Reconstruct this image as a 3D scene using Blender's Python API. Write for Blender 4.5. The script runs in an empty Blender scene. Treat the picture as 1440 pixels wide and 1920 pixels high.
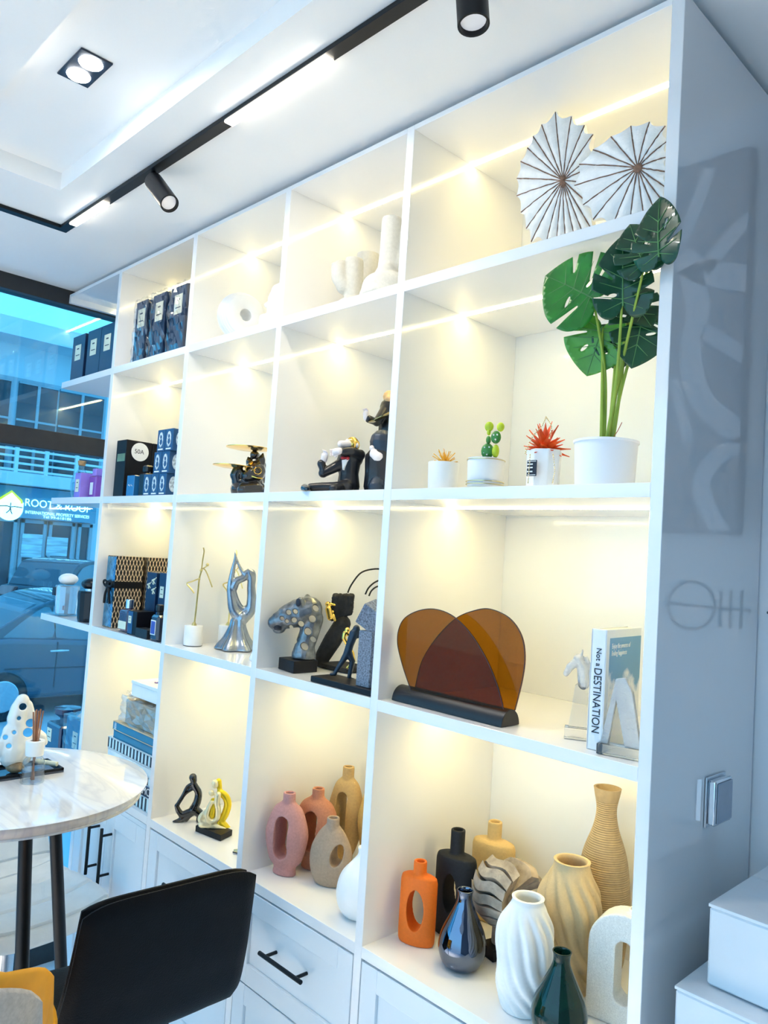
import bpy, bmesh, math, random
from mathutils import Vector, Matrix, Quaternion
from mathutils.geometry import delaunay_2d_cdt
random.seed(4)
PI = math.pi
sc = bpy.context.scene
COL = sc.collection
# ------------------------------------------------------------------ camera
CAM = Vector((2.47215, -1.09252, 1.57557))
def rotm(a, b, c):
    return (Matrix.Rotation(a, 3, 'Z') @ Matrix.Rotation(b, 3, 'X') @ Matrix.Rotation(c, 3, 'Y'))
RM = rotm(0.80164, 0.05829, -0.0649)
FPX = 1442.0
cd = bpy.data.cameras.new('camera'); cam = bpy.data.objects.new('camera', cd); COL.objects.link(cam)
cd.sensor_fit = 'VERTICAL'; cd.sensor_height = 32.0; cd.lens = 32.0 * FPX / 1920.0
cd.clip_start = 0.02; cd.clip_end = 300
m3 = Matrix((RM.col[0], RM.col[2], -RM.col[1])).transposed()
cam.matrix_world = Matrix.Translation(CAM) @ m3.to_4x4()
sc.camera = cam
def ray(u, v): return RM @ Vector(((u - 720) / FPX, 1, (960 - v) / FPX))
def py(u, v, y):                    # photo measurement -> point at depth y of the shelf wall
    d = ray(u, v); return CAM + d * ((y - CAM.y) / d.y)
def pz(u, v, z):
    d = ray(u, v); return CAM + d * ((z - CAM.z) / d.z)
def px(u, v, x):
    d = ray(u, v); return CAM + d * ((x - CAM.x) / d.x)
# ------------------------------------------------------------------ dimensions (metres)
V = [0.0, 0.484, 0.928, 1.350, 1.929]        # centres of the uprights
H = [2.4807, 2.1353, 1.703, 1.2789, 0.799]   # centres of the shelf boards
T = 0.0212; TH = 0.0222; D = 0.398
CZ = 2.499                                    # ceiling height
ZT = 2.4807                                   # top of the shelving, a dark gap below the ceiling
XW = -0.43                                    # inner face of the shop window
S1, S2, S3, S4 = [h + TH / 2 + 0.0006 for h in H[1:]]
# ------------------------------------------------------------------ materials
def s2l(c):
    c = c / 255.0
    return c / 12.92 if c <= 0.04045 else ((c + 0.055) / 1.055) ** 2.4
def S(r, g, b): return (s2l(r), s2l(g), s2l(b), 1.0)
def mat(name, col, rough=0.5, metal=0.0, coat=0.0, var=0.06, vscale=30.0, bump=0.0, bscale=200.0, trans=0.0, ior=1.45,
        spec=0.5, emit=None, estr=0.0, alpha=1.0, stretch=None):
    m = bpy.data.materials.new(name); m.use_nodes = True
    nt = m.node_tree; b = nt.nodes['Principled BSDF']
    b.inputs['Roughness'].default_value = rough
    b.inputs['Metallic'].default_value = metal
    b.inputs['Coat Weight'].default_value = coat
    b.inputs['Coat Roughness'].default_value = 0.05
    b.inputs['Transmission Weight'].default_value = trans
    b.inputs['IOR'].default_value = ior
    b.inputs['Specular IOR Level'].default_value = spec
    b.inputs['Alpha'].default_value = alpha
    tc = nt.nodes.new('ShaderNodeTexCoord')
    src = tc.outputs['Object']
    if stretch:
        mp = nt.nodes.new('ShaderNodeMapping'); mp.inputs['Scale'].default_value = stretch
        nt.links.new(src, mp.inputs['Vector']); src = mp.outputs['Vector']
    n = nt.nodes.new('ShaderNodeTexNoise'); n.inputs['Scale'].default_value = vscale; n.inputs['Detail'].default_value = 3
    nt.links.new(src, n.inputs['Vector'])
    r = nt.nodes.new('ShaderNodeValToRGB')
    c = col if len(col) == 4 else (*col, 1)
    r.color_ramp.elements[0].position = 0.3; r.color_ramp.elements[1].position = 0.7
    r.color_ramp.elements[0].color = (*[max(0, x * (1 - var)) for x in c[:3]], 1)
    r.color_ramp.elements[1].color = (*[min(1, x * (1 + var)) for x in c[:3]], 1)
    nt.links.new(n.outputs['Fac'], r.inputs['Fac']); nt.links.new(r.outputs['Color'], b.inputs['Base Color'])
    if bump:
        n2 = nt.nodes.new('ShaderNodeTexNoise'); n2.inputs['Scale'].default_value = bscale
        nt.links.new(src, n2.inputs['Vector'])
        bp = nt.nodes.new('ShaderNodeBump'); bp.inputs['Strength'].default_value = bump; bp.inputs['Distance'].default_value = 0.002
        nt.links.new(n2.outputs['Fac'], bp.inputs['Height']); nt.links.new(bp.outputs['Normal'], b.inputs['Normal'])
    if emit is not None:
        b.inputs['Emission Color'].default_value = emit; b.inputs['Emission Strength'].default_value = estr
    m['bsdf'] = b.name
    return m
def nodes(m): return m.node_tree, m.node_tree.nodes['Principled BSDF']
def thin(name, tint, refl=0.04, rough=0.0):
    """clear sheet: transparent tinted body with a fresnel gloss"""
    m = bpy.data.materials.new(name); m.use_nodes = True; nt = m.node_tree
    for n in list(nt.nodes):
        if n.type != 'OUTPUT_MATERIAL': nt.nodes.remove(n)
    out = [n for n in nt.nodes if n.type == 'OUTPUT_MATERIAL'][0]
    tr = nt.nodes.new('ShaderNodeBsdfTransparent'); gl = nt.nodes.new('ShaderNodeBsdfGlossy'); mx = nt.nodes.new('ShaderNodeMixShader')
    lw = nt.nodes.new('ShaderNodeLayerWeight'); lw.inputs['Blend'].default_value = 0.5
    pw_ = nt.nodes.new('ShaderNodeMath'); pw_.operation = 'POWER'; nt.links.new(lw.outputs['Facing'], pw_.inputs[0]); pw_.inputs[1].default_value = 4.0
    fr = nt.nodes.new('ShaderNodeMath'); fr.operation = 'MULTIPLY_ADD'; nt.links.new(pw_.outputs[0], fr.inputs[0]); fr.inputs[1].default_value = 0.85 - refl; fr.inputs[2].default_value = 0.03 + refl
    ns = nt.nodes.new('ShaderNodeTexNoise'); ns.inputs['Scale'].default_value = 3.0
    rp = nt.nodes.new('ShaderNodeValToRGB')
    rp.color_ramp.elements[0].color = (*[x * 0.97 for x in tint[:3]], 1); rp.color_ramp.elements[1].color = (*tint[:3], 1)
    nt.links.new(ns.outputs['Fac'], rp.inputs['Fac']); nt.links.new(rp.outputs['Color'], tr.inputs['Color'])
    gl.inputs['Roughness'].default_value = rough
    nt.links.new(fr.outputs[0], mx.inputs['Fac']); nt.links.new(tr.outputs['BSDF'], mx.inputs[1]); nt.links.new(gl.outputs['BSDF'], mx.inputs[2])
    nt.links.new(mx.outputs['Shader'], out.inputs['Surface'])
    return m
M = {}
M['lam'] = mat('white_laminate', (0.86, 0.86, 0.86), 0.14, var=0.01, vscale=4, coat=0.3)
M['panel'] = mat('glossy_white_laminate', (0.80, 0.80, 0.80), 0.06, var=0.012, vscale=3, coat=1.0)
M['door'] = mat('daylight_tinted_lacquer', (0.74, 0.80, 0.84), 0.3, var=0.01, vscale=4)  # white lacquer with the cool daylight cast mixed into its colour
M['shadowgap'] = mat('dark_gap', (0.05, 0.05, 0.05), 0.8)
M['black'] = mat('black_metal', (0.006, 0.006, 0.007), 0.4, var=0.2, spec=.35)
M['blackplastic'] = mat('black_plastic', (0.01, 0.01, 0.012), 0.25, var=0.2)
M['ceil'] = mat('ceiling_paint', (0.94, 0.92, 0.89), 0.75, var=0.012, vscale=2, bump=0.05, bscale=400)
M['wall'] = mat('wall_paint', (0.82, 0.83, 0.86), 0.7, var=0.015, vscale=2, bump=0.05, bscale=300)
M['led'] = mat('warm_led', (1, 1, 1), 0.5, emit=(1, 0.86, 0.48, 1), estr=9.0)
M['lamp'] = mat('cool_lamp', (1, 1, 1), 0.5, emit=(1, 0.92, 0.78, 1), estr=9.0)
M['bulb'] = mat('downlight_bulb', (1, 1, 1), 0.5, emit=(0.95, 0.98, 1, 1), estr=16.0)
M['bronze'] = mat('window_frame_metal', (0.03, 0.028, 0.028), 0.4, var=0.1)
M['gold'] = mat('gold_metal', (0.95, 0.62, 0.14), 0.16, metal=1.0, var=0.05)
M['palegold'] = mat('pale_gold_metal', (0.85, 0.72, 0.38), 0.28, metal=1.0, var=0.08)
M['chrome'] = mat('dark_chrome', (0.15, 0.18, 0.24), 0.04, metal=1.0, var=0.04)
M['steel'] = mat('brushed_steel', (0.62, 0.64, 0.67), 0.25, metal=1.0, var=0.05)
M['white'] = mat('white_ceramic', (0.86, 0.86, 0.85), 0.35, var=0.02)
M['whitem'] = mat('white_matte', (0.85, 0.85, 0.84), 0.7, var=0.03, bump=0.1)
M['cork'] = mat('cork', (0.45, 0.27, 0.12), 0.85, var=0.3, vscale=90)
M['paper'] = mat('white_paper', (0.88, 0.88, 0.86), 0.6, var=0.02)
M['cream'] = mat('cream_label', (0.80, 0.80, 0.62), 0.6, var=0.05)
M['ink'] = mat('dark_ink', (0.015, 0.017, 0.03), 0.5)
M['navy'] = mat('navy_card', (0.006, 0.026, 0.075), 0.35, var=0.08)
M['blackcard'] = mat('black_card', (0.006, 0.006, 0.008), 0.45, var=0.15, spec=.3)
M['film'] = thin('clear_film', (0.97, 0.98, 1.0), 0.16, 0.05)
M['glass'] = thin('clear_glass', (0.88, 0.93, 0.95), 0.07)
M['window'] = thin('blue_window_glass', (0.56, 0.90, 1.0), 0.05)
# ------------------------------------------------------------------ mesh building
class MB:
    def __init__(s): s.v = []; s.f = []
    def add(s, vs, fs, M4=None):
        o = len(s.v)
        for p in vs:
            p = Vector(p); s.v.append(M4 @ p if M4 else p)
        s.f += [tuple(i + o for i in f) for f in fs]
        return s
    def box(s, x0, x1, y0, y1, z0, z1, M4=None):
        x0, x1 = min(x0, x1), max(x0, x1); y0, y1 = min(y0, y1), max(y0, y1); z0, z1 = min(z0, z1), max(z0, z1)
        return s.add([(x0, y0, z0), (x1, y0, z0), (x1, y1, z0), (x0, y1, z0), (x0, y0, z1), (x1, y0, z1), (x1, y1, z1), (x0, y1, z1)],
                     [(3, 2, 1, 0), (4, 5, 6, 7), (0, 1, 5, 4), (1, 2, 6, 5), (2, 3, 7, 6), (3, 0, 4, 7)], M4)
    def lathe(s, prof, n=32, c=(0, 0, 0), sx=1, sy=1, fn=None, M4=None):
        """prof: (r,z) bottom to top (r=0 ends close the shape)"""
        vs = []; rings = []
        for (r, z) in prof:
            if r < 1e-6:
                rings.append([len(vs)]); vs.append(Vector((c[0], c[1], c[2] + z)))
            else:
                ring = []
                for i in range(n):
                    a = 2 * PI * i / n
                    k = fn(a, z) if fn else 1
                    ring.append(len(vs)); vs.append(Vector((c[0] + r * k * math.cos(a) * sx, c[1] + r * k * math.sin(a) * sy, c[2] + z)))
                rings.append(ring)
        fs = []
        for A, B in zip(rings, rings[1:]):
            if len(A) == 1 and len(B) == 1: continue
            for i in range(n):
                j = (i + 1) % n
                if len(A) == 1: fs.append((A[0], B[j], B[i]))
                elif len(B) == 1: fs.append((A[i], A[j], B[0]))
                else: fs.append((A[i], A[j], B[j], B[i]))
        if len(rings[0]) > 1: fs.append(tuple(reversed(rings[0])))
        if len(rings[-1]) > 1: fs.append(tuple(rings[-1]))
        return s.add(vs, fs, M4)
    def tube(s, pts, rad, n=10, closed=False):
        pts = [Vector(p) for p in pts]; N = len(pts)
        rad = rad if isinstance(rad, (list, tuple)) else [rad] * N
        vs = []; fs = []; up = None
        for i, p in enumerate(pts):
            if closed: t = (pts[(i + 1) % N] - pts[i - 1])
            else: t = pts[min(i + 1, N - 1)] - pts[max(i - 1, 0)]
            if t.length < 1e-9: t = Vector((0, 0, 1))
            t.normalize()
            if up is None:
                up = Vector((0, 0, 1)) if abs(t.z) < 0.9 else Vector((1, 0, 0))
            up = (up - t * up.dot(t))
            if up.length < 1e-6: up = t.orthogonal()
            up.normalize(); w = t.cross(up)
            r = rad[i]
            for k in range(n):
                a = 2 * PI * k / n
                vs.append(p + (up * math.cos(a) + w * math.sin(a)) * r)
        for i in range(N if closed else N - 1):
            a0 = i * n; b0 = ((i + 1) % N) * n
            for k in range(n):
                k2 = (k + 1) % n
                fs.append((a0 + k, a0 + k2, b0 + k2, b0 + k))
        if not closed:
            fs.append(tuple(reversed(range(n)))); fs.append(tuple(range((N - 1) * n, N * n)))
        return s.add(vs, fs)
    def ball(s, c, r, n=16, rot=None):
        r = r if isinstance(r, (tuple, list)) else (r, r, r)
        M4 = Matrix.Translation(Vector(c)) @ (rot.to_4x4() if rot else Matrix.Identity(4)) @ Matrix.Diagonal((r[0], r[1], r[2], 1))
        m = max(6, n // 2)
        prof = [(math.sin(PI * i / m), -math.cos(PI * i / m)) for i in range(m + 1)]
        prof[0] = (0, -1); prof[-1] = (0, 1)
        return s.lathe(prof, n, M4=M4)
    def limb(s, pts, rad, n=12):
        """rounded, tapering limb"""
        s.tube(pts, rad, n)
        for p, r in zip(pts, rad): s.ball(p, r, n)
        return s
    def prism(s, poly, f, d):
        """poly of 2D points, f(a,b)->3D, d: 3D extrusion vector"""
        d = Vector(d); n = len(poly)
        A = [Vector(f(a, b)) for a, b in poly]
        vs = A + [p + d for p in A]
        fs = [tuple(range(n)), tuple(reversed(range(n, 2 * n)))] + [(i + n, (i + 1) % n + n, (i + 1) % n, i) for i in range(n)]
        return s.add(vs, fs)
    def mesh(s, name, off=Vector((0, 0, 0))):
        me = bpy.data.meshes.new(name)
        me.from_pydata([p - off for p in s.v], [], s.f)
        bm = bmesh.new(); bm.from_mesh(me); bmesh.ops.recalc_face_normals(bm, faces=bm.faces); bm.to_mesh(me); bm.free()
        return me
    def build(s, name, m, parent=None, smooth=True, bevel=0.0, seg=2, angle=35, sub=0, loc=None):
        base = wl(parent) if parent else Vector((0, 0, 0))
        if loc is not None: base = Vector(loc)
        me = s.mesh(name, base)
        o = bpy.data.objects.new(name, me); COL.objects.link(o)
        if parent: o.parent = parent
        elif loc is not None: o.location = loc
        if m: me.materials.append(m)
        if bevel:
            b = o.modifiers.new('b', 'BEVEL'); b.width = bevel; b.segments = seg; b.limit_method = 'ANGLE'; b.angle_limit = math.radians(40)
        if sub:
            b = o.modifiers.new('s', 'SUBSURF'); b.levels = sub; b.render_levels = sub
        if smooth:
            me.polygons.foreach_set('use_smooth', [True] * len(me.polygons))
            try: me.set_sharp_from_angle(angle=math.radians(angle))
            except Exception: pass
        return o
def wl(o):
    p = Vector((0, 0, 0))
    while o: p = p + o.location; o = o.parent
    return p
def bake(o):
    dg = bpy.context.evaluated_depsgraph_get(); dg.update()
    me = bpy.data.meshes.new_from_object(o.evaluated_get(dg))
    old = o.data; o.modifiers.clear(); o.data = me
    bpy.data.meshes.remove(old)
    me.polygons.foreach_set('use_smooth', [True] * len(me.polygons))
    return o
def blob(mb, name, m, parent, voxel=0.0025, smooth=4, cuts=(), factor=0.5):
    """one continuous surface grown out of overlapping solids, optionally carved"""
    o = mb.build(name, m, parent, smooth=True)
    cs = []
    for c in cuts:
        co = c.build('cutter', None, parent, smooth=False); cs.append(co)
    r = o.modifiers.new('r', 'REMESH'); r.mode = 'VOXEL'; r.voxel_size = voxel
    for co in cs:
        b = o.modifiers.new('c', 'BOOLEAN'); b.operation = 'DIFFERENCE'; b.object = co; b.solver = 'EXACT'
    if cs:
        r = o.modifiers.new('r2', 'REMESH'); r.mode = 'VOXEL'; r.voxel_size = voxel
    if smooth:
        sm = o.modifiers.new('sm', 'SMOOTH'); sm.iterations = smooth; sm.factor = factor
    bake(o)
    for vv in o.data.vertices:
        if vv.co.z < 0: vv.co.z = 0
    for co in cs:
        me = co.data; bpy.data.objects.remove(co); bpy.data.meshes.remove(me)
    o.data.name = name
    return o
def thing(name, label, cat, loc, group=None, rotz=0.0):
    o = bpy.data.objects.new(name, None); COL.objects.link(o); o.empty_display_size = 0.02
    o.location = loc; o.rotation_euler = (0, 0, rotz); o['label'] = label; o['category'] = cat
    if group: o['group'] = group
    return o
def tag(o, label, cat, group=None):
    o['label'] = label; o['category'] = cat
    if group: o['group'] = group
    return o
def struct(o): o['kind'] = 'structure'; return o
def dup(root, loc, label, rotz=None, group=None):
    r = root.copy(); COL.objects.link(r); r.location = loc; r['label'] = label
    if rotz is not None: r.rotation_euler = (0, 0, rotz)
    if group: r['group'] = group
    for ch in list(root.children):
        c = ch.copy(); COL.objects.link(c); c.parent = r
        for g in list(ch.children):
            d = g.copy(); COL.objects.link(d); d.parent = c
    return r
def text(body, name, m, size, origin, xdir, ydir, parent=None, align='LEFT', ext=0.0004, xs=1.0, shear=0.0, spacing=1.0):
    cu = bpy.data.curves.new(name, 'FONT'); cu.body = body; cu.size = size; cu.extrude = ext / 1; cu.align_x = align; cu.align_y = 'CENTER'
    cu.shear = shear; cu.space_character = spacing
    t = bpy.data.objects.new(name, cu); COL.objects.link(t)
    dg = bpy.context.evaluated_depsgraph_get(); dg.update()
    me = bpy.data.meshes.new_from_object(t.evaluated_get(dg))
    bpy.data.objects.remove(t); bpy.data.curves.remove(cu)
    X = Vector(xdir).normalized(); Y = Vector(ydir).normalized(); Z = X.cross(Y)
    base = wl(parent) if parent else Vector((0, 0, 0)); o0 = Vector(origin)
    for v in me.vertices:
        c = v.co.copy(); v.co = o0 + X * (c.x * xs) + Y * c.y + Z * c.z - base
    me.materials.clear(); me.materials.append(m)
    o = bpy.data.objects.new(name, me); COL.objects.link(o)
    if parent: o.parent = parent
    return o
def spline(pts, n=8, closed=False):
    """Catmull-Rom through points"""
    P = [Vector(p) for p in pts]; N = len(P); out = []
    for i in range(N if closed else N - 1):
        if closed: a, b, c, d = P[i - 1], P[i], P[(i + 1) % N], P[(i + 2) % N]
        else: a, b, c, d = P[max(i - 1, 0)], P[i], P[i + 1], P[min(i + 2, N - 1)]
        for k in range(n):
            t = k / n
            out.append(0.5 * ((2 * b) + (c - a) * t + (2 * a - 5 * b + 4 * c - d) * t * t + (3 * b - a - 3 * c + d) * t ** 3))
    if not closed: out.append(P[-1])
    return out
def prof(pts, n=6):
    z0 = min(z for r, z in pts)
    return [(max(0.0, p.x), max(z0, p.y)) for p in spline([(r, z, 0) for r, z in pts], n)]
# ================================================================== ROOM
o = struct(MB().box(-0.5, 4.0, -2.9, 0.5, -0.06, 0.0).build('floor', mat('floor_tile', (0.78, 0.78, 0.78), 0.3, var=0.03, vscale=3, coat=0.2), smooth=False))
c = MB()
TX, TY = 0.384, -0.3557       # corner of the ceiling tray
c.box(-0.5, 3.6, TY, 0.5, CZ, CZ + 0.3)
c.box(-0.5, TX, -2.9, TY, CZ, CZ + 0.3)
c.box(TX, 3.6, -2.9, TY, CZ + 0.048, CZ + 0.3)
c.box(0.624, 3.6, -2.9, -0.611, CZ + 0.02, CZ + 0.06)
struct(c.build('ceiling', M['ceil'], smooth=False))
struct(MB().box(-0.5, 3.6, D, 0.5, 0, CZ).build('wall_back', M['wall'], smooth=False))
struct(MB().box(3.5, 3.6, -2.9, D, 0, CZ).build('shade_wall_right', mat('shade_wall_paint', (0.16, 0.18, 0.22), 0.8, var=0.03), smooth=False))  # unseen wall, added with dark paint to keep light off the end panel
# shop window in the left wall
w = bpy.data.objects.new('window_1', None); COL.objects.link(w); struct(w); w.location = (XW, 0, 0)
zt = px(100, 555, XW).z
MB().box(XW - 0.07, XW, -2.9, D, px(0, 537, XW).z, CZ).build('head_rail', M['bronze'], w, bevel=0.002)
MB().box(XW - 0.07, XW, -2.9, D, px(0, 830, XW).z, px(0, 793, XW).z).build('transom', M['bronze'], w, bevel=0.002)
MB().box(XW - 0.07, XW, -2.9, D, 0.0, 0.08).build('bottom_rail', M['bronze'], w, bevel=0.002)
MB().box(XW - 0.07, XW, -1.4, -1.34, 0.0, CZ).build('mullion', M['bronze'], w, bevel=0.002)
for z0, z1 in ((px(0, 793, XW).z, px(0, 537, XW).z), (0.08, px(0, 830, XW).z)):
    MB().box(XW - 0.040, XW - 0.032, -2.9, D, z0, z1).build('pane', M['window'], w, smooth=False)
# ================================================================== STREET
M['facade'] = mat('white_facade', (0.74, 0.78, 0.80), 0.8, var=0.04, vscale=1)
M['facade2'] = mat('grey_facade', (0.42, 0.50, 0.55), 0.8, var=0.05, vscale=1)
M['dkglass'] = mat('dark_window', (0.02, 0.045, 0.065), 0.12, var=0.3, vscale=2)
M['frame'] = mat('grey_window_frame', (0.36, 0.42, 0.46), 0.4)
FX = -21.0
def fz(v, u=100): return px(u, v, FX).z
def fy(u, v=900): return px(u, v, FX).y
rd = MB(); rd.add([(-0.75, -14, -1.02), (-0.75, 22, -1.02), (FX, 22, fz(1118, 60)), (FX, -14, fz(1118, 60)), (-0.75, -14, -1.2), (-0.75, 22, -1.2), (FX, 22, -1.2), (FX, -14, -1.2)],
                  [(0, 1, 2, 3), (7, 6, 5, 4), (0, 4, 5, 1), (1, 5, 6, 2), (2, 6, 7, 3), (3, 7, 4, 0)])
ro = struct(rd.build('road', mat('pale_asphalt', (0.45, 0.50, 0.53), 0.9, var=0.1, vscale=3), smooth=False))
GR0, GR1 = -1.02, fz(1118, 60)
def ground(x): return GR0 + (GR1 - GR0) * (-0.75 - x) / (-0.75 - FX)
bld = thing('shop_building', 'pale two storey building across the street with a lit sign over its glass doors', 'building', (FX, 4, GR1))
ztop = fz(662)
fb = MB(); fb.box(FX - 3, FX, -14, 24, GR1 - 0.3, ztop)
fb.build('facade', M['facade'], bld, smooth=False)
MB().box(FX - 3, FX + 1.1, -14, 24, ztop, ztop + 0.5).build('roof_canopy', M['facade'], bld, smooth=False)
MB().box(FX, FX + 0.9, -14, fy(186), fz(918), fz(897)).build('balcony_slab', M['facade'], bld, smooth=False)
MB().box(FX, FX + 0.06, -14, fy(186), fz(900), fz(722)).build('upper_wall', M['facade2'], bld, smooth=False)
for a, b in ((-60, 2), (17, 92), (96, 180)):
    g = MB().box(FX + 0.06, FX + 0.10, fy(a), fy(b), fz(895), fz(728)).build('window', M['dkglass'], bld, smooth=False)
    y0, y1 = fy(a), fy(b)
    f = MB(); ym = (y0 + y1) / 2
    f.box(FX + 0.1, FX + 0.15, ym - 0.04, ym + 0.04, fz(895), fz(728))
    for z in (fz(895), fz(728) - 0.06, fz(800)): f.box(FX + 0.1, FX + 0.14, y0, y1, z, z + 0.06)
    f.build('window_bar', M['frame'], g, smooth=False)
rail = bpy.data.objects.new('railing', None); COL.objects.link(rail); rail.parent = bld
rw = mat('white_rail', (0.8, 0.84, 0.86), 0.4)
for k in range(6):
    zz = fz(833 + k * 12)
    MB().box(FX + 0.8, FX + 0.86, -14, fy(186), zz - 0.03, zz + 0.03).build('rail', rw, rail, smooth=False)
for u in (-40, 8, 64, 120, 172):
    MB().box(FX + 0.78, FX + 0.88, fy(u) - 0.05, fy(u) + 0.05, fz(897), fz(828)).build('rail_post', rw, rail, smooth=False)
# ground floor
sb = MB().box(FX, FX + 0.35, fy(-60), fy(172, 950), fz(976), fz(920)).build('sign_board', mat('blue_grey_sign', (0.16, 0.36, 0.46), 0.6, var=0.04), bld, smooth=False)
SX = FX + 0.37
gl = mat('white_lit_letters', (0.9, 0.92, 0.92), 0.5, emit=(0.9, 1, 1, 1), estr=1.5)
Yd, Zd = (0, 1, 0), (0, 0, 1)
def sline(txt, u0, u1, v0, v1, hpx, m, x=SX, shadow=None):
    p0 = px(u0, v0, x); p1 = px(u1, v1, x); d = (p1 - p0)
    h = hpx / 1442 * ((CAM - p0).dot(Vector((0.717, -0.694, -0.058)))) * 1.33
    t = text(txt, 'lettering', m, h, p0, d, Zd, bld)
    L = max((Vector(v.co) + wl(bld) - p0).dot(d.normalized()) for v in t.data.vertices)
    k = d.length / L; dn = d.normalized()
    for v in t.data.vertices:
        q = Vector(v.co) + wl(bld) - p0; a = q.dot(dn); v.co = v.co + dn * (a * k - a)
    return t
sline('ROOT & ROOF', 46, 169, 942, 956, 15, gl)
sline('INTERNATIONAL PROPERTY SERVICES', 47, 167, 960, 970, 6, gl)
sline('Tel 99-618186', 80, 134, 969, 974, 5, gl)
lg = px(19, 949, SX)
poly = [(math.cos(a) * 0.36, math.sin(a) * 0.36 - 0.05) for a in [PI + PI * k / 12 for k in range(13)]] + [(0.36, 0.12), (0.0, 0.40), (-0.36, 0.12)]
MB().prism(poly, lambda a, b: (SX - 0.02, lg.y + a, lg.z + b), (0.03, 0, 0)).build('logo_disc', gl, bld, smooth=False)
MB().tube([(SX + 0.03, lg.y - 0.40, lg.z + 0.10), (SX + 0.03, lg.y, lg.z + 0.42), (SX + 0.03, lg.y + 0.28, lg.z + 0.18), (SX + 0.03, lg.y + 0.30, lg.z + 0.10)], 0.035, 6).build('logo_roof', mat('yellow_logo', (0.9, 0.75, 0.05), 0.5, emit=(0.9, 0.7, 0.0, 1), estr=0.8), bld)
lr = MB()
for pts in ([(-0.33, -0.02), (-0.1, 0.0), (0.0, -0.02), (0.12, 0.0), (0.33, -0.02)], [(0, -0.02), (-0.02, -0.12), (-0.1, -0.2)], [(0, -0.02), (0.02, -0.14), (0.06, -0.22)], [(0, 0), (0.0, 0.1)]):
    lr.tube([(SX + 0.03, lg.y + a, lg.z + b) for a, b in pts], 0.014, 5)
lr.build('logo_root', M['ink'], bld)
for a, b in ((-70, 24), (32, 80), (85, 133), (140, 166)):
    y0, y1 = fy(a, 1040), fy(b, 1040)
    g = MB().box(FX, FX + 0.06, y0, y1, GR1, fz(978)).build('glass_door', M['dkglass'], bld, smooth=False)
    f = MB()
    for yy in (y0, y1 - 0.09): f.box(FX + 0.06, FX + 0.13, yy, yy + 0.09, GR1, fz(978))
    for zz in (GR1, fz(978) - 0.1): f.box(FX + 0.06, FX + 0.13, y0, y1, zz, zz + 0.1)
    f.build('door_frame', M['frame'], g, smooth=False)
po = mat('pale_poster', (0.55, 0.66, 0.70), 0.6, var=0.35, vscale=6, stretch=(1, 0.3, 3))
for a, b, t, bt in ((36, 74, 1004, 1047), (83, 122, 1007, 1042)):
    MB().box(FX + 0.14, FX + 0.17, fy(a, 1030), fy(b, 1030), fz(bt), fz(t)).build('poster', po, bld, smooth=False)
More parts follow.
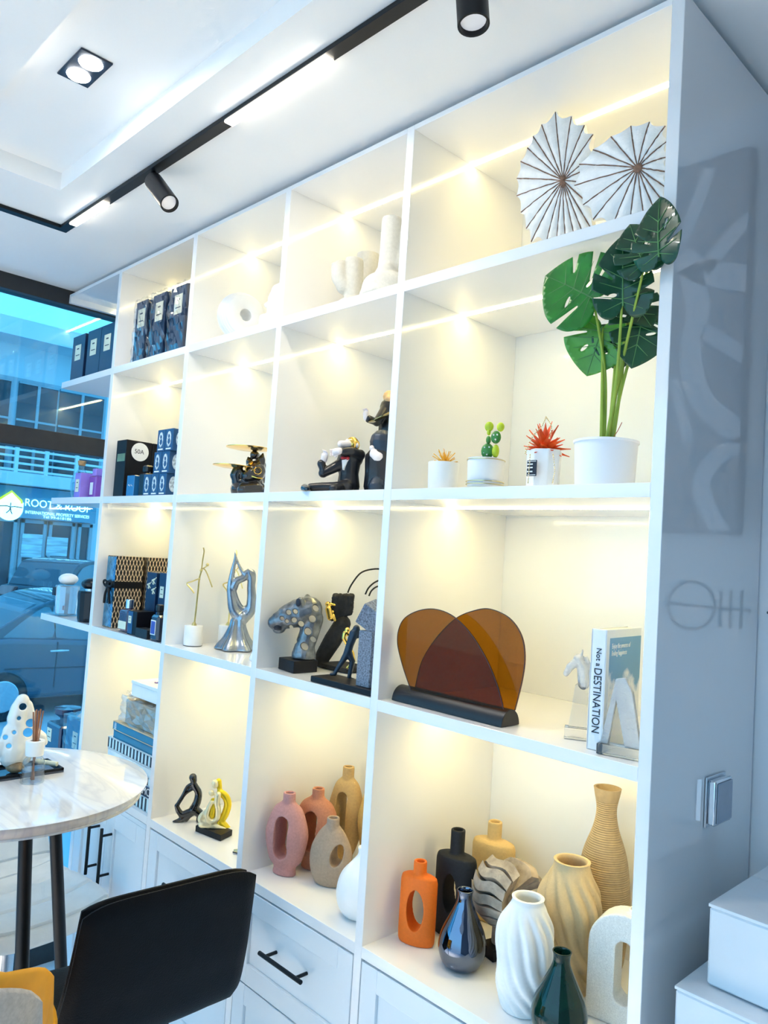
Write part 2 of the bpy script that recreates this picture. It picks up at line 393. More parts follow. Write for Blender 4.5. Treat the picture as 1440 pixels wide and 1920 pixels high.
# cars
tyre = mat('tyre_rubber', (0.02, 0.02, 0.022), 0.8); rim = M['steel']
carglass = mat('car_glass', (0.10, 0.22, 0.28), 0.05, coat=1.0, metal=.35)
def car(name, label, paint, x, y, L, hgt, wid, rot, plate=None, suv=False):
    """side silhouette runs along local +y (tail at y=0), width along local x (near side at x=0, far at -wid)"""
    t = thing(name, label, 'car', (x, y, ground(x)))
    R4 = Matrix.Translation(Vector((x, y, ground(x)))) @ Matrix.Rotation(rot, 4, 'Z')
    h = hgt
    if suv:
        low = [(0.0, .30), (0.02, .52), (0.06, .62), (0.10, .64), (0.62, .60), (0.80, .58), (0.96, .50), (1.0, .40), (1.0, .22), (.96, .18), (0.03, .18)]
        top = [(0.07, .62), (0.13, .88), (0.17, .96), (0.30, 1.0), (0.45, .99), (0.56, .93), (0.70, .61)]
        wins = [[(0.11, .64), (0.17, .90), (0.30, .93), (0.30, .63)], [(0.315, .63), (0.315, .93), (0.46, .92), (0.47, .62)], [(0.485, .62), (0.475, .92), (0.54, .88), (0.66, .61)]]
    else:
        low = [(0.0, .34), (0.01, .56), (0.03, .63), (0.20, .66), (0.60, .60), (0.80, .57), (0.96, .48), (1.0, .38), (1.0, .2), (.97, .16), (0.02, .16)]
        top = [(0.13, .64), (0.22, .82), (0.30, .95), (0.38, .995), (0.48, 1.0), (0.58, .94), (0.74, .60)]
        wins = [[(0.185, .66), (0.25, .83), (0.30, .90), (0.315, .655)], [(0.325, .65), (0.31, .905), (0.36, .945), (0.455, .955), (0.455, .635)], [(0.47, .635), (0.47, .955), (0.55, .92), (0.60, .84), (0.69, .60)]]
    def smooth2(pl, n=5): return [(p.x, p.y) for p in spline([(a, b, 0) for a, b in pl], n)]
    top = smooth2(top)
    f = lambda xx: (lambda a, b: R4 @ Vector((xx, a * L, b * h)))
    d = R4.to_3x3() @ Vector((-wid, 0, 0))
    MB().prism(low, f(0), d).build('body', paint, t, bevel=0.07, seg=4)
    d2 = R4.to_3x3() @ Vector((-(wid - 0.22), 0, 0))
    MB().prism(top, f(-0.11), d2).build('cabin', paint, t, bevel=0.09, seg=4)
    for wn in wins:
        for xx, dd in ((-0.09, -0.04),):
            MB().prism(smooth2(wn + [wn[0]], 3)[:-1], f(xx), R4.to_3x3() @ Vector((dd, 0, 0))).build('side_window', carglass, t, smooth=False)
    MB().prism([(0.115, .66), (0.155, .885), (.16, .885), (.125, .66)] if suv else [(0.155, .68), (0.27, .92), (.28, .92), (.17, .68)], f(-0.26), R4.to_3x3() @ Vector((-(wid - 0.52), 0, 0))).build('rear_window', carglass, t, smooth=False)
    for a in (0.19, 0.81):
        ctr = R4 @ Vector((0.02, a * L, 0.21 * h))
        for side in (0.01, -wid + 0.2):
            c0 = R4 @ Vector((side, a * L, 0.31)); ax = R4.to_3x3() @ Vector((-0.2, 0, 0))
            wh = MB().tube([c0, c0 + ax], 0.31, 28).build('wheel', tyre, t, bevel=0.03)
            MB().tube([c0 - ax * 0.06, c0 + ax * 0.1], 0.2, 24).build('hubcap', rim, wh, bevel=0.02)
    for a in (0.33, 0.52):
        c0 = R4 @ Vector((0.03, a * L, 0.545 * h))
        k = R4.to_3x3()
        MB().limb([c0 - k @ Vector((0.03, .11, 0)), c0 + k @ Vector((0.012, 0, 0.008)), c0 + k @ Vector((-0.03, .11, 0))], [0.014, 0.02, 0.014], 8).build('door_handle', M['steel'], t)
    k = MB()
    for a in (0.322, 0.475): k.prism([(a, .62), (a + .003, .62), (a + .001, .25), (a - .002, .25)], f(0.004), R4.to_3x3() @ Vector((-0.02, 0, 0)))
    k.prism([(0.19, .42), (.80, .385), (.80, .375), (.19, .41)], f(0.006), R4.to_3x3() @ Vector((-0.02, 0, 0)))
    k.build('door_seam', M['ink'], t, smooth=False)
    lamp = mat('rear_lamp', (0.35, 0.12, 0.10), 0.1, coat=1)
    for s in (-0.10, -wid + 0.40):
        MB().prism([(0.0, .50), (.03, .62), (.10, .60), (.05, .50)], f(s + 0.08), R4.to_3x3() @ Vector((-0.36, 0, 0))).build('tail_lamp', lamp, t, bevel=0.02)
    if plate:
        pm = MB().prism([(-0.008, .40), (-0.008, .47), (0.0, .47), (0.0, .40)], f(-wid / 2 + 0.24), R4.to_3x3() @ Vector((-0.5, 0, 0))).build('number_plate', M['paper'], t, smooth=False)
        kx = R4.to_3x3() @ Vector((-1, 0, 0))
    return t
blue = mat('dark_car_paint', (0.012, 0.03, 0.05), 0.12, coat=1.0, var=0.1)
silver = mat('silver_blue_car_paint', (0.035, 0.085, 0.12), 0.12, metal=0.4, coat=1.0, var=0.05)
p = px(112, 1100, -13.4)
car('estate_car', 'dark estate car parked by the building across the street, its tail towards the shop', blue, -13.4, p.y, 4.5, 1.62, 1.75, math.radians(28), plate=True, suv=True)
p = px(0, 1300, -8)
car('saloon_car', 'dark blue-grey saloon car standing close outside the shop window', silver, -7.6, p.y - 1.0, 4.7, 1.56, 1.75, 0.0)
# ================================================================== SHELVING
sh = thing('display_shelving', 'tall white built-in display shelving with four bays lit by warm strips', 'shelving', (0, 0, 0))
for i, x in enumerate(V):
    MB().box(x - T / 2, x + T / 2, 0, D - 0.008, 0, ZT).build('end_panel' if i == 4 else 'upright', M['panel'] if i == 4 else M['lam'], sh, bevel=0.0008, seg=1, smooth=False)
bays = [(XW + 0.003, V[0] - T / 2)] + [(V[i] + T / 2, V[i + 1] - T / 2) for i in range(4)]
LEDY = 0.187
def lamp_area(name, loc, sx, sy, e, col, rot=(0, 0, 0), spread=None):
    l = bpy.data.lights.new(name, 'AREA'); l.shape = 'RECTANGLE'; l.size = sx; l.size_y = sy; l.energy = e; l.color = col
    if spread: l.spread = spread
    ob = bpy.data.objects.new(name, l); COL.objects.link(ob); ob.location = loc; ob.rotation_euler = rot
    return ob
LEDC = [(1.0, 0.70, 0.10), (1.0, 0.73, 0.14), (1.0, 0.74, 0.16), (1.0, 0.75, 0.18)]
LEDE = {0: 0.115, 1: 0.14, 2: 0.20, 3: 0.265}
for b, (x0, x1) in enumerate(bays):
    for k, h in enumerate(H):
        if b == 0 and k == 4: pass
        zt_ = ZT if k == 0 else h + TH / 2
        s = MB().box(x0, x1, 0.0, D - 0.009, h - TH / 2, zt_).build('shelf', M['lam'], sh, bevel=0.0006, seg=1, smooth=False)
        if k < 4:
            zz = h - TH / 2
            MB().box(x0 + 0.004, x1 - 0.002, LEDY - 0.0045, LEDY + 0.0045, zz - 0.0022, zz - 0.0002).build('led_strip', M['led'], s, smooth=False)
            e = LEDE[k] * (x1 - x0) / 0.42 * (0.5 if b == 0 else 1) * (0.6 if k == 0 and b < 4 else 1)
            lamp_area('shelf_strip_light', ((x0 + x1) / 2, LEDY, zz - 0.004), (x1 - x0) * 0.96, 0.008, e, LEDC[k])
    if b > 0:
        MB().box(x0, x1, D - 0.0085, D - 0.001, 0.79, ZT).build('back_panel', M['lam'], sh, smooth=False)
MB().box(XW + 0.003, XW + 0.02, 0.0, D - 0.01, H[0] - TH / 2 - 0.022, H[0] - TH / 2).build('edge_trim', M['lam'], sh, smooth=False)
# thin shadow gap where each shelf meets the divider
# ------------------------------------------------------------------ base cabinets
def shaker(mb, x0, x1, z0, z1, y0=0.0, th=0.019, rail=0.052, rec=0.007):
    mb.box(x0, x0 + rail, y0, y0 + th, z0, z1); mb.box(x1 - rail, x1, y0, y0 + th, z0, z1)
    mb.box(x0 + rail, x1 - rail, y0, y0 + th, z1 - rail, z1); mb.box(x0 + rail, x1 - rail, y0, y0 + th, z0, z0 + rail)
    mb.box(x0 + rail, x1 - rail, y0 + rec, y0 + th, z0 + rail, z1 - rail)
    return mb
def bar_handle(p0, p1, parent, name='handle', out=0.032, r=0.0048):
    p0 = Vector(p0); p1 = Vector(p1); d = (p1 - p0); o_ = Vector((0, -out, 0))
    mb = MB(); mb.tube([p0 + o_, p1 + o_], r, 12)
    for f in (0.14, 0.86):
        q = p0 + d * f; mb.tube([q + Vector((0, 0.001, 0)), q + o_], r * 0.8, 10)
    return mb.build(name, M['black'], parent, bevel=0.001)
zt = H[4] - TH / 2 - 0.003
labs = ['white base cabinet with two doors and upright black bar handles under the window-side bay',
        'white base cabinet of drawers under the bay with the black and gold sitting figures',
        'white base cabinet with a black bar handle under the bay of earth-toned vases',
        'white base cabinet of drawers under the wide bay of mixed vases']
for i in range(4):
    x0, x1 = bays[i + 1]; x0 += 0.0005; x1 -= 0.0005
    cb = thing('base_cabinet', labs[i], 'cabinet', ((x0 + x1) / 2, 0.2, 0), 'base cabinets under the shelving')
    k = MB(); k.box(x0, x1, 0.021, D - 0.01, 0.08, zt + 0.002); k.box(x0, x1, 0.06, D - 0.02, 0.0, 0.08)
    k.build('carcass', M['shadowgap'], cb, smooth=False)
    g = 0.0022
    if i == 0:
        xm = (x0 + x1) / 2 - 0.012
        for a, b_, hx in ((x0 + g, xm - g / 2, xm - 0.042), (xm + g / 2, x1 - g, xm + 0.042)):
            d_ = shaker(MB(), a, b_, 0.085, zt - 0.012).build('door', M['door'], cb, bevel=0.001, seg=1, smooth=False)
            bar_handle((hx, 0, 0.725), (hx, 0, 0.565), d_)
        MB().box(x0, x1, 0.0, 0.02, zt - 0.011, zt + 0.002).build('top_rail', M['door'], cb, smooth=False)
    else:
        zs = [(zt - 0.002, 0.578), (0.575, 0.33), (0.327, 0.085)]
        for z1, z0 in zs:
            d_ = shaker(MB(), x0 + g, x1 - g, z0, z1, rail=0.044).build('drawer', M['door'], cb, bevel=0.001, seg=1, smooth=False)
            xm = (x0 + x1) / 2; zm = (z0 + z1) / 2 + 0.006
            bar_handle((xm - 0.075, 0.007, zm), (xm + 0.075, 0.007, zm), d_)
# ------------------------------------------------------------------ switch plate on the end panel
xe = V[4] + T / 2
sw = thing('switch_box', 'small chrome edged switch box fixed to the side of the shelving', 'switch', (xe, 0.22, 1.21))
MB().box(xe + 0.0002, xe + 0.004, 0.188, 0.262, 1.172, 1.252).build('back_plate', M['steel'], sw, bevel=0.001)
MB().box(xe + 0.004, xe + 0.017, 0.192, 0.258, 1.176, 1.248).build('chrome_rim', mat('bright_chrome', (0.8, 0.82, 0.85), 0.08, metal=1), sw, bevel=0.003)
MB().box(xe + 0.017, xe + 0.0195, 0.196, 0.254, 1.180, 1.244).build('cover', mat('grey_plastic', (0.30, 0.36, 0.44), 0.35, var=0.05), sw, bevel=0.002)
# ------------------------------------------------------------------ ceiling lights
tk = thing('ceiling_track', 'slim black lighting track running along the ceiling in front of the shelving', 'light', (1.4, -0.2516, CZ))
zc = CZ - 0.0004
tr_ = MB(); tr_.box(0.132, 3.0, -0.2655, -0.2380, zc - 0.010, zc); tr_.build('rail', M['black'], tk, bevel=0.001, seg=1)
MB().box(0.132, 0.160, -2.2, -0.2380, zc - 0.0102, zc - 0.0002).build('side_rail', M['black'], tk, bevel=0.001, seg=1)
for a, b_ in ((0.218, 0.438), (1.044, 1.381)):
    MB().box(a, b_, -0.2625, -0.2410, zc - 0.0145, zc - 0.0095).build('light_bar', M['lamp'], tk, bevel=0.001)
    lamp_area('track_bar_light', ((a + b_) / 2, -0.2516, zc - 0.020), b_ - a, 0.018, 2.8 * (b_ - a), (1, 0.86, 0.64))
def spot(label, top, bot, r, L, ln):
    top = Vector(top); bot = Vector(bot); ax = (bot - top).normalized()
    t = thing('track_spotlight', label, 'spotlight', (top.x, top.y, zc - 0.0105), 'spotlights on the ceiling track')
    MB().tube([top + Vector((0, 0, 0.02)) , top + ax * 0.01], 0.006, 10).build('stem', M['black'], t)
    prf = [(0.0, 0.0), (r * 0.9, 0.0), (r, 0.004), (r, L), (r * 0.86, L), (r * 0.82, L - 0.012), (0.0, L - 0.014)]
    q = Vector((0, 0, 1)).rotation_difference(ax).to_matrix().to_4x4()
    MB().lathe(prf, 28, M4=Matrix.Translation(bot - ax * L) @ q).build('barrel', M['black'], t, angle=30)
    MB().lathe([(0, -0.001), (r * 0.8, -0.001), (r * 0.8, 0.001), (0, 0.001)], 24, M4=Matrix.Translation(bot - ax * 0.008) @ q).build('lens', mat('spot_lens', (0.7, 0.7, 0.72), 0.15, emit=(1, .98, .95, 1), estr=0.12), t)
    l = bpy.data.lights.new(ln, 'SPOT'); l.energy = 3; l.spot_size = 1.1; l.spot_blend = 0.6; l.color = (1, .90, .76); l.shadow_soft_size = 0.02
    lo = bpy.data.objects.new(ln, l); COL.objects.link(lo); lo.location = bot + ax * 0.004
    lo.rotation_euler = Vector((0, 0, -1)).rotation_difference(ax).to_euler()
p0 = py(287, 326, -0.2516); p1 = py(318, 382, -0.246)
spot('black cylinder spotlight tilted on the track between the two light bars', (p0.x, -0.2516, zc - 0.030), (p1.x, -0.246, p1.z), 0.0225, 0.118, 'track_spot_beam')
p1 = py(888, 47, -0.2516)
spot('black cylinder spotlight hanging from the track over the wide bay', (p1.x - 0.012, -0.2516, zc - 0.028), (p1.x, -0.2516, p1.z), 0.0245, 0.108, 'track_spot_beam_two')
dz = CZ + 0.02
dl = thing('recessed_downlight', 'square black recessed downlight with two round bulbs in the ceiling tray', 'light', (0.894, -0.5085, CZ + 0.048))
zz = CZ + 0.0475
MB().box(0.831, 0.954, -0.5415, -0.4755, zz - 0.004, zz).build('plate', mat('navy_black_metal', (0.012, 0.02, 0.035), 0.4), dl, bevel=0.001)
for xx in (0.862, 0.923):
    MB().lathe([(0, -0.003), (0.022, -0.003), (0.024, 0.0), (0, 0.0)], 28, c=(xx, -0.5085, zz - 0.0042)).build('bulb', M['bulb'], dl)
    lamp_area('downlight_light', (xx, -0.5085, zz - 0.009), 0.04, 0.04, 0.8, (0.95, 0.98, 1))
# ================================================================== BOXED GOODS AND BOTTLES (window-side bays)
def bx(name, m, parent, x0, x1, y0, y1, z0, z1, bevel=0.0012):
    return MB().box(x0, x1, y0, y1, z0, z1).build(name, m, parent, bevel=bevel, seg=1, smooth=False)
def front_label(parent, x0, x1, z0, z1, y, m=None, lines=2, name='label'):
    lb = bx(name, m or M['cream'], parent, x0, x1, y - 0.0008, y - 0.0001, z0, z1, 0)
    if lines:
        k = MB(); w = x1 - x0; h = z1 - z0; xm = (x0 + x1) / 2
        k.box(xm - w * .18, xm + w * .18, y - 0.0011, y - 0.0008, z1 - h * .30, z1 - h * .22)
        k.box(xm - w * .32, xm + w * .32, y - 0.0011, y - 0.0008, z0 + h * .30, z0 + h * .35)
        if lines > 2: k.box(xm - w * .28, xm + w * .28, y - 0.0011, y - 0.0008, z0 + h * .18, z0 + h * .22)
        k.build('lettering', M['ink'], lb, smooth=False)
    return lb
# --- three plain navy perfume boxes by the window, top shelf
spots = [(-0.392, -0.276), (-0.256, -0.146), (-0.143, -0.034)]
lab = ['navy perfume box with cream label nearest the window on the top shelf', 'middle navy box of the unwrapped three by the window on the top shelf',
       'navy perfume box standing against the upright on the window-side top shelf']
G = 'unwrapped navy perfume boxes on the top shelf'
a, b = spots[0]
nb = thing('perfume_box', lab[0], 'box', ((a + b) / 2, 0.06, S1), G)
bx('carton', M['navy'], nb, a, b - 0.006, 0.015, 0.105, S1, S1 + 0.168)
front_label(nb, a + 0.028, a + 0.078, S1 + 0.075, S1 + 0.132, 0.015)
for (p, q), l in zip(spots[1:], lab[1:]): dup(nb, ((p + q) / 2, 0.06, S1), l)
# --- three navy boxes in crinkled film
def crinkle(x0, x1, y0, y1, z0, z1, n=9, amp=0.0034, seed=1):
    rnd = random.Random(seed); bm = bmesh.new()
    bmesh.ops.create_cube(bm, size=1)
    bmesh.ops.subdivide_edges(bm, edges=bm.edges[:], cuts=n, use_grid_fill=True)
    for v in bm.verts:
        t = Vector((rnd.uniform(-1, 1), rnd.uniform(-1, 1), rnd.uniform(-1, 1))) * amp
        v.co = Vector((x0 + (v.co.x + .5) * (x1 - x0), y0 + (v.co.y + .5) * (y1 - y0), z0 + (v.co.z + .5) * (z1 - z0))) + t
        v.co.z = max(v.co.z, z0 + 0.0002)
    m = MB(); bm.verts.ensure_lookup_table(); m.v = [v.co.copy() for v in bm.verts]
    m.f = [tuple(x.index for x in f.verts) for f in bm.faces]; bm.free()
    return m
spots = [(0.094, 0.186), (0.208, 0.308), (0.322, 0.432)]
lab = ['navy box in crinkled clear film, first of the wrapped three beside the small white cartons', 'middle one of the three navy boxes wrapped in clear film',
       'navy film wrapped box standing against the divider beside the white ring vase']
for i, (a, b) in enumerate(spots):
    nb = thing('wrapped_perfume_box', lab[i], 'box', ((a + b) / 2, 0.06, S1), 'film wrapped navy boxes on the top shelf')
    bx('carton', M['navy'], nb, a + 0.004, b - 0.012, 0.02, 0.10, S1 + 0.002, S1 + 0.205)
    cx = (a + b) / 2 - 0.004
    front_label(nb, cx - 0.022, cx + 0.026, S1 + 0.118, S1 + 0.178, 0.02)
    crinkle(a, b - 0.008, 0.014, 0.106, S1 + 0.0003, S1 + 0.211, seed=i + 3).build('plastic_film', M['film'], nb, smooth=False)
for k, (z0, z1) in enumerate(((S1, S1 + 0.105), (S1 + 0.1055, S1 + 0.205))):
    nb = thing('small_white_carton', ['small white carton on the top shelf behind the film wrapped boxes, lower of two', 'small white carton stacked upon the lower white one behind film wrapped boxes'][k], 'box', (0.062, 0.07, z0), 'small white cartons')
    bx('carton', M['paper'], nb, 0.036, 0.086, 0.045, 0.095, z0, z1)
    bx('band', mat('grey_print', (0.35, 0.36, 0.38), 0.5), nb, 0.0358, 0.0862, 0.0448, 0.0952, z0 + 0.03, z0 + 0.033, 0)
# --- window side, second shelf: bottles and a white figure
t = thing('oval_bottle', 'clear oval glass bottle with a cork by the window, next to the purple box', 'bottle', (-0.325, 0.06, S2))
cxb = -0.325
MB().lathe(prof([(0, 0), (0.034, 0.001), (0.050, 0.02), (0.056, 0.05), (0.047, 0.083), (0.024, 0.103), (0.015, 0.110), (0.015, 0.122), (0, 0.123)]), 32, c=(cxb, 0.06, S2), sy=0.5).build('flask', M['glass'], t)
MB().lathe([(0, 0.1225), (0.012, 0.1225), (0.015, 0.140), (0, 0.141)], 20, c=(cxb, 0.06, S2)).build('cork', M['cork'], t, bevel=0.001)
MB().lathe(prof([(0, 0.003), (0.030, 0.004), (0.045, 0.02), (0.050, 0.05), (0.044, 0.06), (0, 0.0605)]), 32, c=(cxb, 0.06, S2), sy=0.45).build('liquid', thin('pale_liquid', (0.80, 0.93, 0.96), 0.0), t)
lil = mat('lilac_card', (0.36, 0.24, 0.72), 0.35, var=0.1)
t = thing('lilac_box', 'lilac perfume carton with a pale label, in front of the purple bottle', 'box', (-0.238, 0.035, S2))
bx('carton', lil, t, -0.262, -0.214, 0.014, 0.056, S2, S2 + 0.088); front_label(t, -0.252, -0.224, S2 + 0.02, S2 + 0.065, 0.014)
t = thing('purple_perfume_bottle', 'purple glass perfume bottle with a lilac cap behind the lilac carton', 'bottle', (-0.178, 0.06, S2))
pg = thin('purple_glass', (0.62, 0.25, 0.85), 0.08)
bx('flask', mat('purple_tinted_glass', (0.42, 0.12, 0.62), 0.05, coat=0.5, trans=0.4), t, -0.205, -0.150, 0.04, 0.075, S2, S2 + 0.078, 0.004)
bx('cap', lil, t, -0.193, -0.163, 0.045, 0.070, S2 + 0.0785, S2 + 0.105, 0.002)
front_label(t, -0.190, -0.166, S2 + 0.012, S2 + 0.055, 0.04, M['paper'], 0)
t = thing('ceramic_vase', 'tall white ceramic vase with a rounded bulge beside the upright', 'vase', (-0.135, 0.12, S2))
MB().lathe(prof([(0, 0), (0.036, 0), (0.040, 0.06), (0.039, 0.13), (0.046, 0.15), (0.058, 0.175), (0.050, 0.205), (0.036, 0.214), (0, 0.215)]), 32, c=(-0.142, 0.125, S2)).build('body', M['white'], t)
MB().box(-0.176, -0.166, 0.066, 0.069, S2 + 0.07, S2 + 0.10).build('sticker', M['paper'], t, smooth=False)
# --- second shelf, first bay: black cartons with round stickers
for k, (y0, y1) in enumerate(((0.016, 0.105), (0.107, 0.19))):
    t = thing('black_carton', ['tall black carton with a round white sticker, the front one of two', 'tall black carton with a round sticker, behind the front one'][k], 'box', (0.075, (y0 + y1) / 2, S2), 'black cartons with round price stickers')
    x0, x1 = 0.048, 0.118
    bx('carton', M['blackcard'], t, x0, x1, y0, y1, S2, S2 + 0.185)
    cy = (y0 + y1) / 2 + 0.003; cz = S2 + 0.15
    st = MB().tube([(x1 + 0.0002, cy, cz), (x1 + 0.001, cy, cz)], 0.030, 28).build('round_sticker', M['paper'], t, smooth=False)
    text('50A' if k == 0 else 'SOA', 'lettering', M['ink'], 0.020, (x1 + 0.0012, cy - 0.003, cz), (0, 1, 0), (0, 0, 1), st, align='CENTER', ext=0.0002)
    if k == 0:
        front_label(t, x0 + 0.012, x1 - 0.004, S2 + 0.115, S2 + 0.14, y0, M['palegold'], 0)
t = thing('tall_white_carton', 'tall white carton at the back behind the small blue boxes', 'box', (0.20, 0.16, S2))
bx('carton', M['paper'], t, 0.19, 0.30, 0.125, 0.185, S2, S2 + 0.222)
bx('tan_flap', mat('tan_card', (0.62, 0.45, 0.25), 0.7), t, 0.272, 0.3005, 0.1246, 0.15, S2 + 0.19, S2 + 0.2225, 0)
# --- little blue boxes with white ovals
bl = mat('deep_blue_card', (0.02, 0.085, 0.20), 0.35, var=0.1)
bs = [(276, 929, 0.0), (291, 929, 0.0), (308.5, 929, 0.0), (307, 889, 0.066), (320.5, 888, 0.066), (312.5, 852, 0.1325), (324, 851, 0.1325)]
labb = ['little blue box with a white oval, bottom row beside the plain blue one', 'little blue oval box, middle of the bottom row of three', 'little blue oval box, bottom row beside the divider',
        'little blue oval box on the middle row, standing on the bottom middle box', 'little blue oval box on the middle row beside the divider', 'little blue oval box on the top row, the one further from the divider', 'little blue oval box on the top row beside the divider']
first = None
xs = [0.262, 0.310, 0.358, 0.318, 0.366, 0.330, 0.378]
for (u, v, dz_), l, x0 in zip(bs, labb, xs):
    if first is None:
        first = thing('small_blue_box', l, 'box', (x0 + 0.022, 0.036, S2), 'little blue boxes with white ovals')
        bx('carton', bl, first, x0, x0 + 0.045, 0.012, 0.058, S2, S2 + 0.0655)
        ov = [(math.cos(2 * PI * k / 24) * 0.0125, math.sin(2 * PI * k / 24) * 0.023) for k in range(24)]
        cm = MB().prism(ov, lambda a, b: (x0 + 0.0225 + a, 0.0119, S2 + 0.035 + b), (0, -0.0006, 0)).build('cameo', mat('cameo_print', (0.62, 0.72, 0.78), 0.5, var=0.5, vscale=160), first, smooth=False)
        hd = MB(); hd.ball((x0 + 0.0225, 0.0112, S2 + 0.043), (0.0055, 0.0004, 0.006), 10); hd.ball((x0 + 0.0235, 0.0112, S2 + 0.028), (0.0075, 0.0004, 0.009), 10)
        hd.build('cameo_figure', bl, cm)
        MB().prism(ov, lambda a, b: (x0 + 0.0451, 0.035 + a, S2 + 0.035 + b), (0.0006, 0, 0)).build('side_cameo', bpy.data.materials['cameo_print'], first, smooth=False)
        MB().box(x0 + 0.008, x0 + 0.037, 0.0113, 0.0119, S2 + 0.004, S2 + 0.008).build('lettering', M['paper'], first, smooth=False)
    else: dup(first, (x0 + 0.022, 0.036, S2 + dz_), l)
t = thing('plain_blue_box', 'small glossy blue box with faint script in front of the black cartons', 'box', (0.17, 0.03, S2))
bx('carton', mat('glossy_blue_card', (0.02, 0.15, 0.36), 0.15, coat=1), t, 0.150, 0.200, 0.012, 0.045, S2, S2 + 0.066)
MB().tube([(0.162 + 0.004 * k, 0.0116, S2 + 0.034 + 0.003 * math.sin(k * 1.7)) for k in range(8)], 0.0006, 5).build('script', M['paper'], t)
t = thing('dark_flacon', 'black perfume flacon lying on top of the small blue boxes', 'bottle', (0.24, 0.07, S2))
bx('flask', M['blackplastic'], t, 0.214, 0.258, 0.02, 0.055, S2, S2 + 0.072, 0.004)
bx('cap', M['blackplastic'], t, 0.222, 0.250, 0.024, 0.05, S2 + 0.0725, S2 + 0.098, 0.005)
MB().tube([(0.221, 0.037, S2 + 0.0745), (0.251, 0.037, S2 + 0.0745)], 0.003, 8).build('collar', M['steel'], t)
t = thing('black_gift_box', 'flat black box at the back between the black cartons and blue boxes', 'box', (0.24, 0.09, S2))
bx('carton', M['blackcard'], t, 0.225, 0.31, 0.062, 0.11, S2, S2 + 0.103)
# ================================================================== third shelf
t = thing('clear_perfume_bottle', 'clear glass perfume bottle with a white ball stopper by the window', 'bottle', (-0.325, 0.05, S3))
MB().box(-0.40, -0.285, 0.01, 0.09, S3, S3 + 0.006).build('glass_base', M['glass'], t, bevel=0.002)
MB().lathe([(0, 0.006), (0.036, 0.006), (0.037, 0.018), (0.042, 0.104), (0.040, 0.108), (0, 0.108)], 12, c=(-0.33, 0.05, S3)).build('flask', mat('cut_glass', (0.80, 0.90, 0.95), 0.05, trans=0.75, ior=1.4, coat=0.5), t, smooth=False)
MB().ball((-0.33, 0.05, S3 + 0.1305), (0.034, 0.034, 0.021), 20).build('stopper', M['white'], t)
MB().box(-0.362, -0.338, 0.0085, 0.0135, S3 + 0.07, S3 + 0.100).build('label', M['ink'], t, smooth=False)
MB().tube([(-0.322, 0.04, S3 + 0.02), (-0.322, 0.04, S3 + 0.036)], 0.003, 8).build('pink_drop', mat('pink', (0.9, 0.1, 0.45), 0.4), t)
t = thing('black_perfume_bottle', 'tapered black glass perfume bottle with a black ball stopper beside the upright', 'bottle', (-0.10, 0.045, S3))
MB().lathe([(0, 0.0), (0.037, 0.0), (0.040, 0.012), (0.044, 0.098), (0.041, 0.104), (0, 0.104)], 14, c=(-0.115, 0.045, S3)).build('flask', M['blackplastic'], t, smooth=False)
MB().lathe([(0.022, 0.104), (0.022, 0.112), (0, 0.112)], 16, c=(-0.115, 0.045, S3)).build('collar', M['steel'], t)
MB().ball((-0.115, 0.045, S3 + 0.128), (0.036, 0.036, 0.021), 20).build('stopper', M['blackplastic'], t)
t = thing('navy_carton', 'navy carton with a round white sticker behind the black perfume bottle', 'box', (-0.14, 0.15, S3))
bx('carton', M['navy'], t, -0.19, -0.10, 0.11, 0.18, S3, S3 + 0.145)
MB().tube([(-0.1, 0.145, S3 + 0.12), (-0.0992, 0.145, S3 + 0.12)], 0.018, 20).build('round_sticker', M['paper'], t, smooth=False)
# patterned gift boxes
def hexmat():
    m = mat('gold_wave_card', (0.01, 0.01, 0.012), 0.4)
    nt, b = nodes(m)
    tc = [n for n in nt.nodes if n.type == 'TEX_COORD'][0]
    sp = nt.nodes.new('ShaderNodeSeparateXYZ'); nt.links.new(tc.outputs['Object'], sp.inputs[0])
    def mth(op, a, b_=None, c_=None):
        n = nt.nodes.new('ShaderNodeMath'); n.operation = op
        for i, x in enumerate((a, b_, c_)):
            if x is None: continue
            if isinstance(x, (int, float)): n.inputs[i].default_value = x
            else: nt.links.new(x, n.inputs[i])
        return n.outputs[0]
    s = mth('ADD', sp.outputs['Y'], sp.outputs['X'])
    z = mth('MULTIPLY', sp.outputs['Z'], 2 * PI / 0.034)
    wv = mth('MULTIPLY', mth('SINE', z), 0.0026)
    def lines(off):
        t = mth('DIVIDE', mth('ADD', s, off), 0.0115)
        fr = mth('ABSOLUTE', mth('SUBTRACT', mth('FRACT', t), 0.5))
        return mth('LESS_THAN', fr, 0.085)
    l1 = lines(wv); l2 = lines(mth('ADD', mth('MULTIPLY', wv, -1), 0.00575))
    f = mth('MAXIMUM', l1, l2)
    mx = nt.nodes.new('ShaderNodeMix'); mx.data_type = 'RGBA'
    nt.links.new(f, mx.inputs['Factor']); mx.inputs[6].default_value = (0.012, 0.011, 0.012, 1); mx.inputs[7].default_value = (0.80, 0.62, 0.42, 1)
    nt.links.new(mx.outputs[2], b.inputs['Base Color'])
    return m
M['hex'] = hexmat()
ys = [(0.03, 0.125), (0.14, 0.225), (0.235, 0.31)]
lab = ['black gift box with gold wavy lattice and a black ribbon, front of its row', 'gold lattice gift box behind the ribboned one', 'gold lattice gift box deepest in the row']
